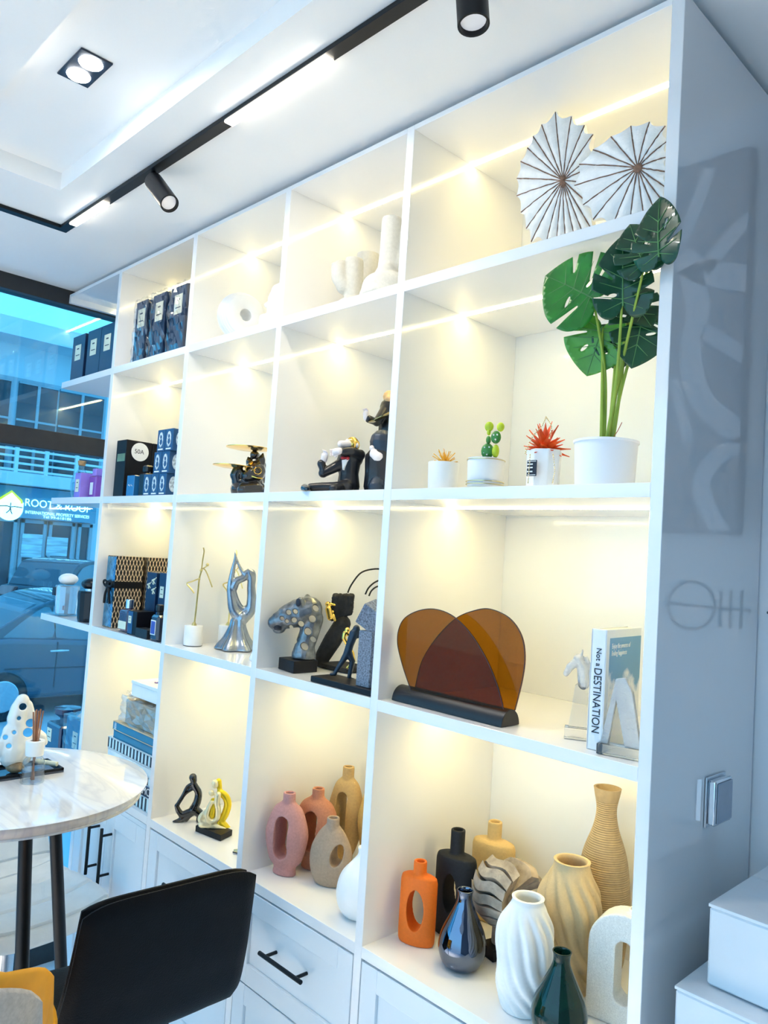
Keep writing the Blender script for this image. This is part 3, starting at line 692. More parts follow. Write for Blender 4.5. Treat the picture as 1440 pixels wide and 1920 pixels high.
for i, (y0, y1) in enumerate(ys):
    t = thing('lattice_gift_box', lab[i], 'box', (0.05, (y0 + y1) / 2, S3), 'black gift boxes with gold lattice')
    bx('carton', M['hex'], t, 0.022, 0.088, y0, y1, S3, S3 + 0.232)
    if i == 0:
        bx('ribbon', M['blackcard'], t, 0.0212, 0.0888, y0 - 0.0008, y1 + 0.0008, S3 + 0.128, S3 + 0.150, 0)
        k = MB(); c0 = Vector((0.055, y0 - 0.004, S3 + 0.139))
        for sx_ in (-1, 1):
            k.tube(spline([c0, c0 + Vector((sx_ * .018, -.006, .012)), c0 + Vector((sx_ * .032, -.004, .004)), c0 + Vector((sx_ * .016, -.004, -.006)), c0], 6), 0.0035, 6)
            k.tube(spline([c0, c0 + Vector((sx_ * .012, -.004, -.03)), c0 + Vector((sx_ * .020, -.002, -.062))], 6), 0.0042, 6)
        k.ball(c0, 0.006, 10); k.build('bow', M['blackcard'], t)
        bx('silver_panel', mat('blue_foil', (0.10, 0.35, 0.55), 0.2, metal=0.8, var=0.5, vscale=40, bump=0.6, bscale=90), t, 0.024, 0.086, y0 - 0.0006, y0 - 0.0001, S3 + 0.003, S3 + 0.229, 0)
t = thing('amber_flacon', 'dark glass flacon with a silver cap and cream label in front of the lattice boxes', 'bottle', (0.19, 0.03, S3))
MB().box(0.158, 0.226, 0.016, 0.056, S3, S3 + 0.072).build('flask', mat('dark_purple_glass', (0.05, 0.015, 0.05), 0.06, coat=1, var=0.4), t, bevel=0.012, seg=4)
MB().tube([(0.192, 0.036, S3 + 0.0722), (0.192, 0.036, S3 + 0.102)], 0.0125, 18).build('cap', M['steel'], t, bevel=0.002)
bx('label', M['cream'], t, 0.166, 0.218, 0.0148, 0.0160, S3 + 0.010, S3 + 0.034, 0)
t = thing('black_cube_box', 'squat black box with a cream label beside the dark glass flacon', 'box', (0.265, 0.03, S3))
bx('carton', M['blackcard'], t, 0.236, 0.292, 0.012, 0.07, S3, S3 + 0.072); bx('blue_face', bl, t, 0.238, 0.268, 0.0112, 0.0119, S3 + 0.003, S3 + 0.07, 0)
front_label(t, 0.242, 0.260, S3 + 0.034, S3 + 0.056, 0.0112)
t = thing('navy_figure_box', 'tall navy box printed with pale leaping animals behind the black cube box', 'box', (0.24, 0.11, S3))
bx('carton', M['navy'], t, 0.20, 0.262, 0.082, 0.125, S3, S3 + 0.190)
k = MB()
for (xx, zz_) in ((0.212, 0.150), (0.242, 0.135), (0.240, 0.165)):
    k2 = MB()
    k2.limb([(xx, .0815, S3 + zz_), (xx + .012, .0815, S3 + zz_ + .004)], [.0035, .003], 6)
    for dx_, dz2 in ((-.004, -.012), (.002, -.013), (.012, -.01), (.017, .01)): k2.tube([(xx + .005, .0815, S3 + zz_), (xx + .005 + dx_, .0815, S3 + zz_ + dz2)], .0014, 5)
    k2.build('leaping_animal', M['cream'], t)
t = thing('slim_navy_box', 'slim navy box with a cream label standing near the divider', 'box', (0.31, 0.10, S3))
bx('carton', M['navy'], t, 0.275, 0.33, 0.085, 0.13, S3, S3 + 0.192); front_label(t, 0.285, 0.308, S3 + 0.115, S3 + 0.15, 0.085)
t = thing('stickered_black_box', 'black box with a round white sticker against the divider', 'box', (0.38, 0.12, S3))
bx('carton', M['blackcard'], t, 0.338, 0.40, 0.09, 0.15, S3, S3 + 0.188)
MB().tube([(0.38, 0.0899, S3 + 0.150), (0.38, 0.0890, S3 + 0.150)], 0.017, 20).build('round_sticker', M['paper'], t, smooth=False)
t = thing('dark_red_carton', 'dark red carton top showing above the lattice boxes', 'box', (0.39, 0.2, S3))
bx('carton', mat('dark_red_card', (0.12, 0.015, 0.03), 0.4), t, 0.36, 0.42, 0.17, 0.23, S3, S3 + 0.238)
t = thing('pink_and_blue_box', 'small box half blue half magenta behind the long black case', 'box', (0.35, 0.05, S3))
bx('carton', mat('blue_card', (0.02, 0.10, 0.28), 0.4), t, 0.335, 0.385, 0.05, 0.085, S3, S3 + 0.075)
bx('magenta_half', mat('magenta_card', (0.35, 0.03, 0.25), 0.4), t, 0.3346, 0.3854, 0.0494, 0.0855, S3 + 0.022, S3 + 0.050, 0)
bx('seam', M['ink'], t, 0.3590, 0.3605, 0.0492, 0.0498, S3, S3 + 0.075, 0)
t = thing('long_black_case', 'long flat black case lying at the front of the shelf', 'case', (0.35, 0.02, S3))
bx('case_body', mat('grained_black', (0.012, 0.014, 0.018), 0.5, bump=0.4, bscale=300), t, 0.306, 0.378, 0.004, 0.038, S3, S3 + 0.027)
t = thing('slim_dark_bottle', 'slim dark bottle with a blue bordered label against the divider', 'bottle', (0.42, 0.02, S3))
bx('flask', mat('dark_bottle_glass', (0.01, 0.012, 0.03), 0.05, coat=1), t, 0.396, 0.440, 0.003, 0.035, S3, S3 + 0.075, 0.006)
MB().lathe(prof([(0.010, 0.074), (0.009, 0.084), (0.012, 0.088), (0.012, 0.104), (0, 0.105)]), 16, c=(0.418, 0.019, S3)).build('cap', M['blackplastic'], t)
lb = bx('label', M['paper'], t, 0.402, 0.430, 0.0014, 0.0028, S3 + 0.018, S3 + 0.060, 0)
bx('label_field', mat('label_blue', (0.06, 0.10, 0.42), 0.5), lb, 0.4045, 0.4275, 0.0008, 0.0014, S3 + 0.021, S3 + 0.057, 0)
# ================================================================== bottom shelf, first bay and window end
t = thing('dark_square_bottle', 'dark blue square perfume bottle with a wide stopper by the window', 'bottle', (-0.27, 0.06, S4))
dg_ = mat('dark_navy_glass', (0.01, 0.03, 0.09), 0.06, coat=1)
bx('flask', dg_, t, -0.335, -0.215, 0.02, 0.11, S4, S4 + 0.105, 0.006)
MB().lathe([(0.026, 0.105), (0.024, 0.125), (0.044, 0.140), (0.047, 0.158), (0, 0.160)], 8, c=(-0.272, 0.065, S4)).build('stopper', dg_, t, smooth=False)
front_label(t, -0.325, -0.285, S4 + 0.04, S4 + 0.085, 0.02)
t = thing('film_wrapped_blue_box', 'bright blue box in gathered clear film beside the dark square bottle', 'box', (-0.09, 0.06, S4))
bx('carton', mat('teal_blue_card', (0.015, 0.13, 0.27), 0.35), t, -0.165, -0.025, 0.02, 0.12, S4 + 0.002, S4 + 0.155)
front_label(t, -0.108, -0.068, S4 + 0.06, S4 + 0.115, 0.02)
crinkle(-0.171, -0.017, 0.013, 0.127, S4 + 0.0004, S4 + 0.162, amp=0.003, seed=12).build('plastic_film', M['film'], t, smooth=False)
k = MB(); rnd = random.Random(5)
k.lathe([(0.044, 0.160), (0.03, 0.178), (0.016, 0.188), (0.030, 0.205), (0.0, 0.207)], 14, c=(-0.075, 0.07, S4), fn=lambda a_, z: 1 + 0.25 * math.sin(5 * a_ + 40 * z))
k.build('gathered_top', mat('frosted_film', (0.85, 0.93, 0.97), 0.25, trans=0.5, var=0.1), t, smooth=False)
# stack of books and boxes
stripe = mat('striped_spine', (0.8, 0.8, 0.8), 0.5)
def stripes(m, per=0.0135, axis='X', c1=(0.62, 0.82, 0.85, 1), c2=(0.012, 0.03, 0.05, 1)):
    nt, b = nodes(m); tc = [n for n in nt.nodes if n.type == 'TEX_COORD'][0]
    sp = nt.nodes.new('ShaderNodeSeparateXYZ'); nt.links.new(tc.outputs['Object'], sp.inputs[0])
    d = nt.nodes.new('ShaderNodeMath'); d.operation = 'DIVIDE'; nt.links.new(sp.outputs[axis], d.inputs[0]); d.inputs[1].default_value = per
    f = nt.nodes.new('ShaderNodeMath'); f.operation = 'FRACT'; nt.links.new(d.outputs[0], f.inputs[0])
    l = nt.nodes.new('ShaderNodeMath'); l.operation = 'LESS_THAN'; nt.links.new(f.outputs[0], l.inputs[0]); l.inputs[1].default_value = 0.5
    mx = nt.nodes.new('ShaderNodeMix'); mx.data_type = 'RGBA'; nt.links.new(l.outputs[0], mx.inputs['Factor'])
    mx.inputs[6].default_value = c1; mx.inputs[7].default_value = c2
    nt.links.new(mx.outputs[2], b.inputs['Base Color'])
stripes(stripe, 0.021)
pages = mat('book_pages', (0.80, 0.74, 0.62), 0.8, var=0.1, vscale=200, stretch=(1, 1, 20))
teal = mat('teal_cover', (0.02, 0.20, 0.34), 0.4, var=0.06); tan = mat('tan_cover', (0.66, 0.55, 0.38), 0.6, var=0.05)
def flat_book(name, label, x0, x1, y0, y1, z0, z1, cover, spine, extra=None, group='books stacked in the window-side bay'):
    t = thing(name, label, 'book', ((x0 + x1) / 2, (y0 + y1) / 2, z0), group)
    k = MB(); k.box(x0, x1, y0, y1, z0, z0 + 0.003); k.box(x0, x1, y0, y1, z1 - 0.003, z1)
    k.build('cover', cover, t, smooth=False)
    bx('pages', pages, t, x0 + 0.003, x1 - 0.003, y0 + 0.004, y1 - 0.003, z0 + 0.003, z1 - 0.003, 0)
    s = bx('spine', spine, t, x0, x1, y0, y0 + 0.0035, z0 + 0.0005, z1 - 0.0005, 0.0015)
    if extra: extra(t, s, x0, x1, y0, z0, z1)
    return t
white_c = mat('pale_cover', (0.70, 0.80, 0.82), 0.5)
def let(txt, m, size):
    def f(t, s, x0, x1, y0, z0, z1):
        text(txt, 'lettering', m, size, (x1 - 0.012, y0 - 0.0005, (z0 + z1) / 2), (1, 0, 0), (0, 0, 1), s, align='RIGHT', ext=0.0003)
    return f
bx0, bx1 = 0.165, 0.468
z = S4
flat_book('striped_book', 'black and white striped book at the very bottom of the stack', bx0 + .02, bx1, 0.012, 0.24, z, z + 0.040, white_c, stripe); z += 0.0405
flat_book('dark_book', 'dark book with large pale spine letters, second from the bottom of the stack', bx0 + .02, bx1, 0.012, 0.24, z, z + 0.030, bl, M['ink'], let('AMC', M['paper'], 0.030)); z += 0.0305
flat_book('striped_book', 'striped book lying on the dark lettered book', bx0 + .015, bx1 - 0.002, 0.014, 0.24, z, z + 0.026, white_c, stripe); z += 0.0265
flat_book('pale_book', 'plain pale blue book in the middle of the stack', bx0 + .01, bx1 - 0.002, 0.012, 0.24, z, z + 0.026, white_c, white_c); z += 0.0265
flat_book('striped_book', 'striped book directly beneath the teal books', bx0 + .005, bx1 - 0.004, 0.012, 0.23, z, z + 0.034, white_c, stripe); z += 0.0345
flat_book('teal_book', 'lower of two teal spined books on the stack', bx0 + .03, bx1 - 0.004, 0.016, 0.22, z, z + 0.024, teal, teal); z += 0.0245
def tb(t, s, x0, x1, y0, z0, z1):
    k = MB()
    for i in range(5): k.box(x0 + 0.010 + 0.0005 * i, x0 + 0.024, y0 - 0.0006, y0, z0 + 0.003 + i * 0.0042, z0 + 0.005 + i * 0.0042)
    k.build('lettering', M['paper'], s, smooth=False)
    kk = MB(); cx_, cy_, zt_ = (x0 + x1) / 2 + 0.02, y0 + 0.08, z1
    for dx_ in (-0.022, 0.022): kk.tube([(cx_ + dx_ + 0.02 * math.cos(a_), cy_ + 0.02 * math.sin(a_), zt_ + 0.0004) for a_ in [2 * PI * q / 24 for q in range(24)]], 0.003, 6, closed=True)
    kk.build('cover_motif', M['paper'], t)
t = flat_book('teal_book', 'upper teal spined book with a tan cover and white ring motif', bx0 + .026, bx1 - 0.006, 0.014, 0.22, z, z + 0.026, tan, teal, tb); z += 0.0265
t = thing('kraft_parcel', 'brown kraft parcel in crumpled clear film on top of the teal books', 'box', (0.33, 0.1, z))
bx('carton', mat('kraft_card', (0.50, 0.38, 0.24), 0.7, var=0.1), t, 0.235, 0.44, 0.03, 0.15, z + 0.001, z + 0.072)
crinkle(0.222, 0.452, 0.02, 0.16, z + 0.0004, z + 0.079, amp=0.006, seed=33).build('plastic_film', M['film'], t, smooth=False)
k = crinkle(0.20, 0.226, 0.05, 0.12, z + 0.03, z + 0.085, n=5, amp=0.008, seed=8)
k.build('film_tail', M['film'], t, smooth=False)
zk = z + 0.0870
t = thing('white_gift_box', 'small white gift box with a purple ribbon on top of the kraft parcel', 'box', (0.35, 0.1, zk))
bx('carton', M['paper'], t, 0.262, 0.43, 0.03, 0.13, zk, zk + 0.036)
bx('lid', M['paper'], t, 0.260, 0.432, 0.028, 0.132, zk + 0.0365, zk + 0.046)
MB().tube(spline([(0.33, 0.07, zk + 0.048), (0.35, 0.06, zk + 0.050), (0.37, 0.08, zk + 0.051), (0.35, 0.09, zk + 0.049), (0.345, 0.07, zk + 0.050), (0.39, 0.075, zk + 0.048)], 5), 0.0016, 6).build('ribbon', mat('purple_ribbon', (0.25, 0.12, 0.35), 0.5), t)
# ================================================================== SCULPTURES
class Pl(float):
    """an upright plane through (x, y) turned towards the aisle viewpoint; adding to it steps away from the viewer"""
    def __new__(cls, x, y, d=0.0):
        o = float.__new__(cls, y + d); o.bx, o.by, o.d = x, y, d
        o.n = Vector((x - CAM.x, y - CAM.y, 0)).normalized(); o.r = Vector((o.n.y, -o.n.x, 0)); return o
    def __add__(s, k): return Pl(s.bx, s.by, s.d + k)
    def __sub__(s, k): return Pl(s.bx, s.by, s.d - k)
def at_(u, v, y): return Pl(py(u, v, y).x, y)
def A(pts, y, scl=1, off=(0, 0)):     # measured points on an upright plane; a third entry moves a point in depth
    out = []
    for p in pts:
        dz = p[2] if len(p) > 2 else 0
        if isinstance(y, Pl):
            q = Vector((y.bx, y.by, 0)) + y.n * (y.d + dz); d = ray(p[0], p[1]); out.append(CAM + d * ((q - CAM).dot(y.n) / d.dot(y.n)))
        else: out.append(py(p[0], p[1], y + dz))
    return out
# --- white cactus vases
wt = mat('white_grainy_ceramic', (0.60, 0.58, 0.52), 0.8, var=0.05, vscale=150, bump=0.35, bscale=500)
t = thing('cactus_vase', 'short white grainy two-armed vase on the top shelf', 'vase', (1.07, 0.12, S1), 'white grainy cactus shaped vases')
k = MB(); yc = at_(650, 530, .10); a = A([(637, 500), (637, 520), (646, 537), (660, 543)], yc); k.limb(a, [0.021, 0.021, 0.021, 0.021], 16)
b = A([(664, 492), (664, 560)], yc); b[1].z = S1 + 0.03; k.limb(b, [0.0235, 0.0235], 18)
k.lathe(prof([(0, 0), (0.05, 0), (0.052, 0.02), (0.035, 0.045), (0, 0.06)]), 24, c=(b[1].x, b[1].y, S1))
tops = MB().box(a[0].x - .05, (a[0].x + b[0].x) / 2 - .002, a[0].y - .05, a[0].y + .05, a[0].z + 0.006, a[0].z + .1)
tops2 = MB().box((a[0].x + b[0].x) / 2 - .002, b[0].x + .05, b[0].y - .05, b[0].y + .05, b[0].z + .008, b[0].z + .1)
blob(k, 'body', wt, t, 0.0024, 3, [tops, tops2, MB().tube([a[0] + Vector((0, 0, -.02)), a[0] + Vector((0, 0, .1))], 0.015, 16), MB().tube([b[0] + Vector((0, 0, -.02)), b[0] + Vector((0, 0, .1))], 0.016, 16)])
t = thing('cactus_vase', 'narrow cream column vase standing behind the short two-armed vase', 'vase', (1.12, 0.2, S1), 'white grainy cactus shaped vases')
b = A([(690, 484)], at_(692, 520, .20))[0]
MB().lathe(prof([(0, 0), (0.034, 0), (0.036, 0.05), (0.031, 0.09), (0.030, b.z - S1), (0.026, b.z - S1 + .001), (0.024, b.z - S1 - 0.03), (0, b.z - S1 - 0.031)], 4), 28, c=(b.x, b.y, S1)).build('body', wt, t)
t = thing('cactus_vase', 'tall white grainy vase with a raised column arm beside the divider', 'vase', (1.24, 0.08, S1), 'white grainy cactus shaped vases')
k = MB(); yc = at_(732, 480, .07); a = A([(735, 416), (732, 470), (728, 545)], yc); a[2].z = S1 + 0.03
k.limb(a, [0.0235, 0.024, 0.03], 18)
bb = A([(714, 500), (714, 545)], yc); bb[1].z = S1 + 0.03; k.limb([bb[0] + Vector((.02, .0, -.02)), bb[1]], [0.024, 0.03], 16)
cc = A([(768, 440), (763, 480), (745, 500)], yc); k.limb(cc, [0.022, 0.024, 0.024], 16)
k.lathe(prof([(0, 0), (0.06, 0), (0.062, 0.02), (0.05, 0.05), (0, 0.07)]), 24, c=(a[2].x, a[2].y, S1))
blob(k, 'body', wt, t, 0.0026, 3, [MB().box(a[0].x - .04, a[0].x + .04, a[0].y - .05, a[0].y + .05, a[0].z + 0.008, a[0].z + .1), MB().tube([a[0] + Vector((0, 0, -.03)), a[0] + Vector((0, 0, .1))], 0.016, 16)])
# --- white ring vases
def ring_vase(label, x, y, R, ang, grp):
    t = thing('ring_vase', label, 'vase', (x, y, S1), grp)
    n = 9; pr = []
    for i in range(n * 4 + 1):
        f = i / (n * 4); hd = 0.034
        yy = -hd + 2 * hd * f
        pr.append((R * (0.80 + 0.2 * math.sin(PI * f)) + 0.0016 * abs(math.sin(n * PI * f)), yy))
    pr = [(0.017, -0.030), (0.024, -0.034)] + pr + [(0.024, 0.034), (0.017, 0.030)]
    k = MB(); vs = []; m_ = 40
    for (r, yy) in pr:
        for i in range(m_):
            a_ = 2 * PI * i / m_; vs.append((r * math.cos(a_), yy, r * math.sin(a_)))
    N = len(pr); fs = []
    for j in range(N):
        j2 = (j + 1) % N
        for i in range(m_):
            i2 = (i + 1) % m_; fs.append((j * m_ + i, j * m_ + i2, j2 * m_ + i2, j2 * m_ + i))
    k.add(vs, fs, Matrix.Translation((x, y, S1 + R + 0.0018)) @ Matrix.Rotation(ang, 4, 'Z'))
    k.build('ring_body', M['white'], t, angle=60)
    return t
ring_vase('white ridged ring vase with a round hole on the top shelf', 0.655, 0.065, 0.0665, math.radians(80), 'white ring vases')
t = thing('ring_vase', 'white curved vase with a flared lip, half hidden by the divider', 'vase', (0.835, 0.06, S1), 'white ring vases')
k = MB(); k.limb(A([(500, 572), (508, 572), (515, 562), (524, 548), (534, 545)], at_(512, 580, .05)), [0.007, 0.012, 0.018, 0.022, 0.024], 16)
k.limb(A([(516, 565), (515, 590), (513, 606)], at_(512, 580, .05)), [0.018, 0.022, 0.028], 16); k.lathe([(0, 0), (0.04, 0), (0.038, 0.03), (0, 0.05)], 24, c=(py(514, 600, .05).x, 0.05, S1))
blob(k, 'body', M['white'], t, 0.0025, 4)
# --- sliced shell sculptures
shellw = mat('whitewashed_resin', (0.84, 0.83, 0.80), 0.6, var=0.05, vscale=60, bump=0.3, bscale=260)
shellb = mat('brown_ridge', (0.20, 0.105, 0.065), 0.7, var=0.4, vscale=120)
def shell(label, y, ctr, tips, hub):
    """tips: photo points of the rib ends, counter-clockwise; the disc stands parallel to the shelf front"""
    c0 = py(*ctr, y); P = [py(u, v, y) for u, v in tips]
    t = thing('shell_sculpture', label, 'ornament', (c0.x, y, S1), 'sliced shell sculptures')
    R = [Vector((p.x - c0.x, p.z - c0.z)) for p in P]
    n = len(R); seg = 8; rad = 12
    vs = []; fs = []; vb = []
    for i in range(n):
        a_, b_ = R[i], R[(i + 1) % n]
        for s_ in range(seg):
            f = s_ / seg; d = a_.lerp(b_, f)
            sag = 1 - 0.10 * math.sin(PI * f)
            for r_ in range(rad + 1):
                q = 0.05 + 0.95 * r_ / rad
                hgt = 0.020 * (1 - q ** 1.5) + (0.0035 + 0.006 * q) * math.sin(PI * f) * q + 0.0007 * math.sin(r_ * 2.6)
                x = c0.x + d.x * q * (1 - (1 - sag) * q); z = c0.z + d.y * q * (1 - (1 - sag) * q)
                vs.append((x, y - hgt, max(z, S1 + 0.0003)))
    m = n * seg; w_ = rad + 1
    for i in range(m):
        j = (i + 1) % m
        for r_ in range(rad): fs.append((i * w_ + r_, i * w_ + r_ + 1, j * w_ + r_ + 1, j * w_ + r_))
    base = len(vs)
    for i in range(m):
        for r_ in (0, rad):
            p = vs[i * w_ + r_]; vs.append((p[0], y + 0.006 + 0.006 * (r_ == 0), p[2]))
    for i in range(m):
        j = (i + 1) % m
        fs.append((i * w_ + rad, base + 2 * i + 1, base + 2 * j + 1, j * w_ + rad))
        fs.append((base + 2 * i + 1, base + 2 * i, base + 2 * j, base + 2 * j + 1))
    fs.append(tuple(i * w_ for i in range(m))); fs.append(tuple(base + 2 * i for i in reversed(range(m))))
    k = MB(); k.add(vs, fs); k.build('shell_disc', shellw, t, angle=50)
    for i in range(n):
        rnd = random.Random(i); pts = []
        for q in [x / 9 for x in range(10)]:
            qq = 0.005 + 0.975 * q; hgt = 0.020 * (1 - qq ** 1.5) + 0.0008
            pts.append((c0.x + R[i].x * qq, y - hgt, max(c0.z + R[i].y * qq + rnd.uniform(-.0006, .0006), S1 + .002)))
        MB().tube(pts, [0.0009 + 0.0004 * rnd.random() for _ in pts], 6).build('ridge', shellb, t)
    MB().ball((c0.x, y - 0.0195, c0.z), (hub, 0.003, hub), 14).build('hub', shellb, t)
    return t
Z = lambda L, s_=4.235, o_=(960, 180): [(o_[0] + a / s_, o_[1] + b / s_) for a, b in L]
shell('tall whitewashed shell disc with brown ridges, further from the end panel', 0.115, Z([(455, 705)])[0],
      Z([(580, 228), (475, 155), (345, 120), (235, 222), (165, 315), (120, 410), (65, 520), (35, 655), (35, 795), (68, 930), (110, 1060), (150, 1170), (270, 1185), (355, 1180), (430, 1175), (510, 1165), (590, 1150), (660, 1100), (690, 930), (650, 700), (660, 560), (655, 470), (650, 300)]), 0.003)
shell('round whitewashed shell disc with brown ridges leaning by the end panel', 0.065, Z([(1045, 610)])[0],
      Z([(1222, 235), (1095, 200), (945, 235), (785, 320), (640, 425), (530, 545), (490, 715), (560, 870), (640, 990), (790, 1060), (930, 1090), (1070, 1070), (1180, 1010), (1235, 880), (1240, 740), (1245, 610), (1245, 480), (1245, 350)]), 0.0085)
# --- bulldog butler
gb = mat('gloss_black_resin', (0.008, 0.008, 0.010), 0.10, coat=1.0, var=0.2)
Q = lambda L: [((300 + p[0] / 2.88, 400 + p[1] / 2.88) + tuple(p[2:])) for p in L]
y0 = at_(466, 905, 0.10)
t = thing('bulldog_figure', 'glossy black bulldog figure with gold glasses holding up two gold trays', 'figure', (0.70, y0, S2))
k = MB()
def lim(L, r, y=None): k.limb(A(Q(L), y0 if y is None else y), r, 12)
lim([(500, 1450), (470, 1480), (430, 1490)], [0.030, 0.032, 0.026])
lim([(515, 1392, -.01), (512, 1400, -.015)], [0.030, 0.028]); lim([(490, 1408, -.025), (472, 1418, -.03)], [0.020, 0.017])
lim([(465, 1460, -.02), (415, 1450, -.02), (408, 1415, -.02), (420, 1392, -.02)], [0.015, 0.015, 0.016, 0.016])
lim([(540, 1440, .02), (560, 1380, .03), (530, 1320, .03), (510, 1305, .01)], [0.016, 0.013, 0.012, 0.013])
lim([(540, 1370, -.01), (548, 1330, -.012), (556, 1298, -.012)], [0.014, 0.011, 0.003]); lim([(490, 1365, .005), (482, 1340, .005), (476, 1318, .005)], [0.013, 0.010, 0.003])
lim([(520, 1490, -.03), (450, 1495, -.04)], [0.020, 0.018]); lim([(545, 1490, .0), (560, 1500, -.03)], [0.018, 0.016])
for z_ in k.v: z_.z = max(z_.z, S2 + 0.001)
blob(k, 'body', gb, t, 0.0022, 4)
for L, r in (((480, 1278, .0), 0.062), ((385, 1373, -.02), 0.050)):
    c0 = A(Q([L]), y0)[0]
    MB().lathe([(0, 0), (r * 0.6, 0.0), (r, 0.004), (r, 0.0055), (r * 0.6, 0.0015), (0, 0.0015)], 40, c=c0).build('gold_tray', M['gold'], t)
k = MB()
for L in ((482, 1385, -.040), (528, 1390, -.042)):
    c0 = A(Q([L]), y0)[0]; k.tube([c0 + y0.r * (math.cos(a_) * .010) + Vector((0, 0, math.sin(a_) * .009)) for a_ in [2 * PI * i / 16 for i in range(16)]], 0.0012, 6, closed=True)
k.tube(A(Q([(494, 1386, -.043), (516, 1388, -.044)]), y0), 0.0012, 6); k.tube(A(Q([(496, 1420, -.042), (522, 1428, -.044), (552, 1432, -.030)]), y0), 0.0022, 6)
k.build('glasses', M['gold'], t)
# --- tuxedo monkeys
suit = mat('black_suit_resin', (0.009, 0.010, 0.014), 0.35, var=0.2, coat=0.3); skin = mat('pale_resin', (0.80, 0.72, 0.70), 0.4, var=0.04)
red = mat('red_resin', (0.35, 0.01, 0.02), 0.3)
Q = lambda L: [((540 + p[0] / 6.545, 700 + p[1] / 6.545) + tuple(p[2:])) for p in L]
y0 = at_(652, 890, 0.10)
t = thing('monkey_figure', 'seated monkey figure in a black suit with red bow tie, gloved hands raised', 'figure', (1.09, y0, S2))
def limq(kk, L, r, y): kk.limb(A(Q(L), y), r, 12); return kk
k = MB()
limq(k, [(745, 1090), (745, 1240), (740, 1390)], [0.030, 0.024, 0.028], y0)
limq(k, [(640, 1120, -.01), (430, 1225, -.02), (410, 1110, -.02)], [0.014, 0.0115, 0.0105], y0)
limq(k, [(840, 1060, .0), (885, 1000, -.01), (780, 960, -.03), (680, 965, -.035)], [0.016, 0.013, 0.011, 0.010], y0)
limq(k, [(720, 1400, -.02), (560, 1405, -.03), (400, 1395, -.03), (280, 1400, -.03)], [0.018, 0.014, 0.011, 0.010], y0)
limq(k, [(730, 1410, .02), (640, 1415, -.03), (560, 1420, -.06)], [0.018, 0.014, 0.012], y0)
for v_ in k.v: v_.z = max(v_.z, S2 + 0.0008)
blob(k, 'suit', suit, t, 0.002, 4)
k = MB(); limq(k, [(210, 1410, -.03), (240, 1420, -.05)], [0.0105, 0.009], y0)
for v_ in k.v: v_.z = max(v_.z, S2 + 0.0008)
k.build('shoe', gb, t)
k = MB(); limq(k, [(800, 880), (790, 860)], [0.0165, 0.016], y0); blob(k, 'head', M['gold'], t, 0.0016, 3)
k = MB(); limq(k, [(740, 870, -.012), (650, 868, -.02)], [0.009, 0.0085], y0); limq(k, [(735, 835, -.012)], [0.006], y0); blob(k, 'muzzle', skin, t, 0.0014, 3)
for L in ((845, 885, -.010), (728, 838, .008)): MB().ball(A(Q([L]), y0)[0], (0.005, 0.005, 0.0065), 12).build('ear', skin, t)
def hand(L, d, y, parent, s=1.0, m=None):
    """palm with four curled fingers and a thumb; d = finger direction in the picture plane of the shelf"""
    c0 = A(Q([L]), y)[0]; d = Vector(d).normalized(); n_ = Vector((0.1, -1, 0)).normalized(); sd = d.cross(n_).normalized()
    kk = MB(); kk.limb([c0 - d * .006 * s, c0 + d * .004 * s], [0.0068 * s, 0.0075 * s], 10)
    for i in range(4):
        o_ = c0 + d * .007 * s + sd * ((i - 1.5) * .0036 * s)
        kk.limb([o_, o_ + d * (.006 + .001 * (i in (1, 2))) * s, o_ + d * .008 * s + n_ * .005 * s], [0.0019 * s, 0.0018 * s, 0.0014 * s], 8)
    kk.limb([c0 + sd * -.006 * s, c0 + sd * -.009 * s + d * .006 * s], [0.0022 * s, 0.0017 * s], 8)
    return blob(kk, 'gloved_hand', m or skin, parent, 0.0009, 2)
hand((445, 1040, -.02), (0.35, 0, 1), y0, t, 1.15); hand((605, 960, -.035), (-1, 0, -.12), y0, t, 1.2)
k = MB(); c0 = A(Q([(700, 1040, -.032)]), y0)[0]
k.ball(c0, 0.003, 8); k.ball(c0 + y0.r * -.006, (.005, .005, .004), 8); k.ball(c0 + y0.r * .006, (.005, .005, .004), 8); k.build('bow_tie', red, t)
P_ = A(Q([(660, 1065, -.029), (740, 1050, -.031), (668, 1185, -.027)]), y0); MB().add([P_[0], P_[1], P_[2], P_[0] + Vector((0, .012, 0)), P_[1] + Vector((0, .012, 0)), P_[2] + Vector((0, .012, 0))], [(0, 1, 2), (5, 4, 3), (0, 3, 4, 1), (1, 4, 5, 2), (2, 5, 3, 0)]).build('shirt_front', M['white'], t, smooth=False)
t = thing('ape_figure', 'dark ape figure with a white muzzle in a black suit beside the divider', 'figure', (1.17, 0.15, S2))
ape = mat('dark_blue_resin', (0.018, 0.032, 0.055), 0.35, var=0.15)
y0 = at_(714, 870, 0.14); k = MB()
limq(k, [(1160, 850), (1175, 930)], [0.031, 0.030], y0); blob(k, 'head', ape, t, 0.002, 3)
k = MB(); limq(k, [(1060, 990, -.02), (1110, 1040, -.022)], [0.012, 0.015], y0); limq(k, [(1030, 915, -.018)], [0.0065], y0); limq(k, [(1150, 1110, -.02), (1130, 1200, -.024), (1115, 1260, -.022)], [0.010, 0.012, 0.006], y0)
blob(k, 'muzzle_and_bib', skin, t, 0.0016, 3)
k = MB(); limq(k, [(1130, 1060), (1150, 1200), (1150, 1400)], [0.034, 0.040, 0.044], y0); limq(k, [(1010, 1030, .0), (1015, 1200, -.01), (1030, 1400, -.01)], [0.013, 0.014, 0.016], y0)
for v_ in k.v: v_.z = max(v_.z, S2 + 0.0008)
blob(k, 'suit', suit, t, 0.0022, 3)
k = MB(); limq(k, [(1090, 1360, -.035), (1080, 1400, -.04)], [0.018, 0.019], y0)
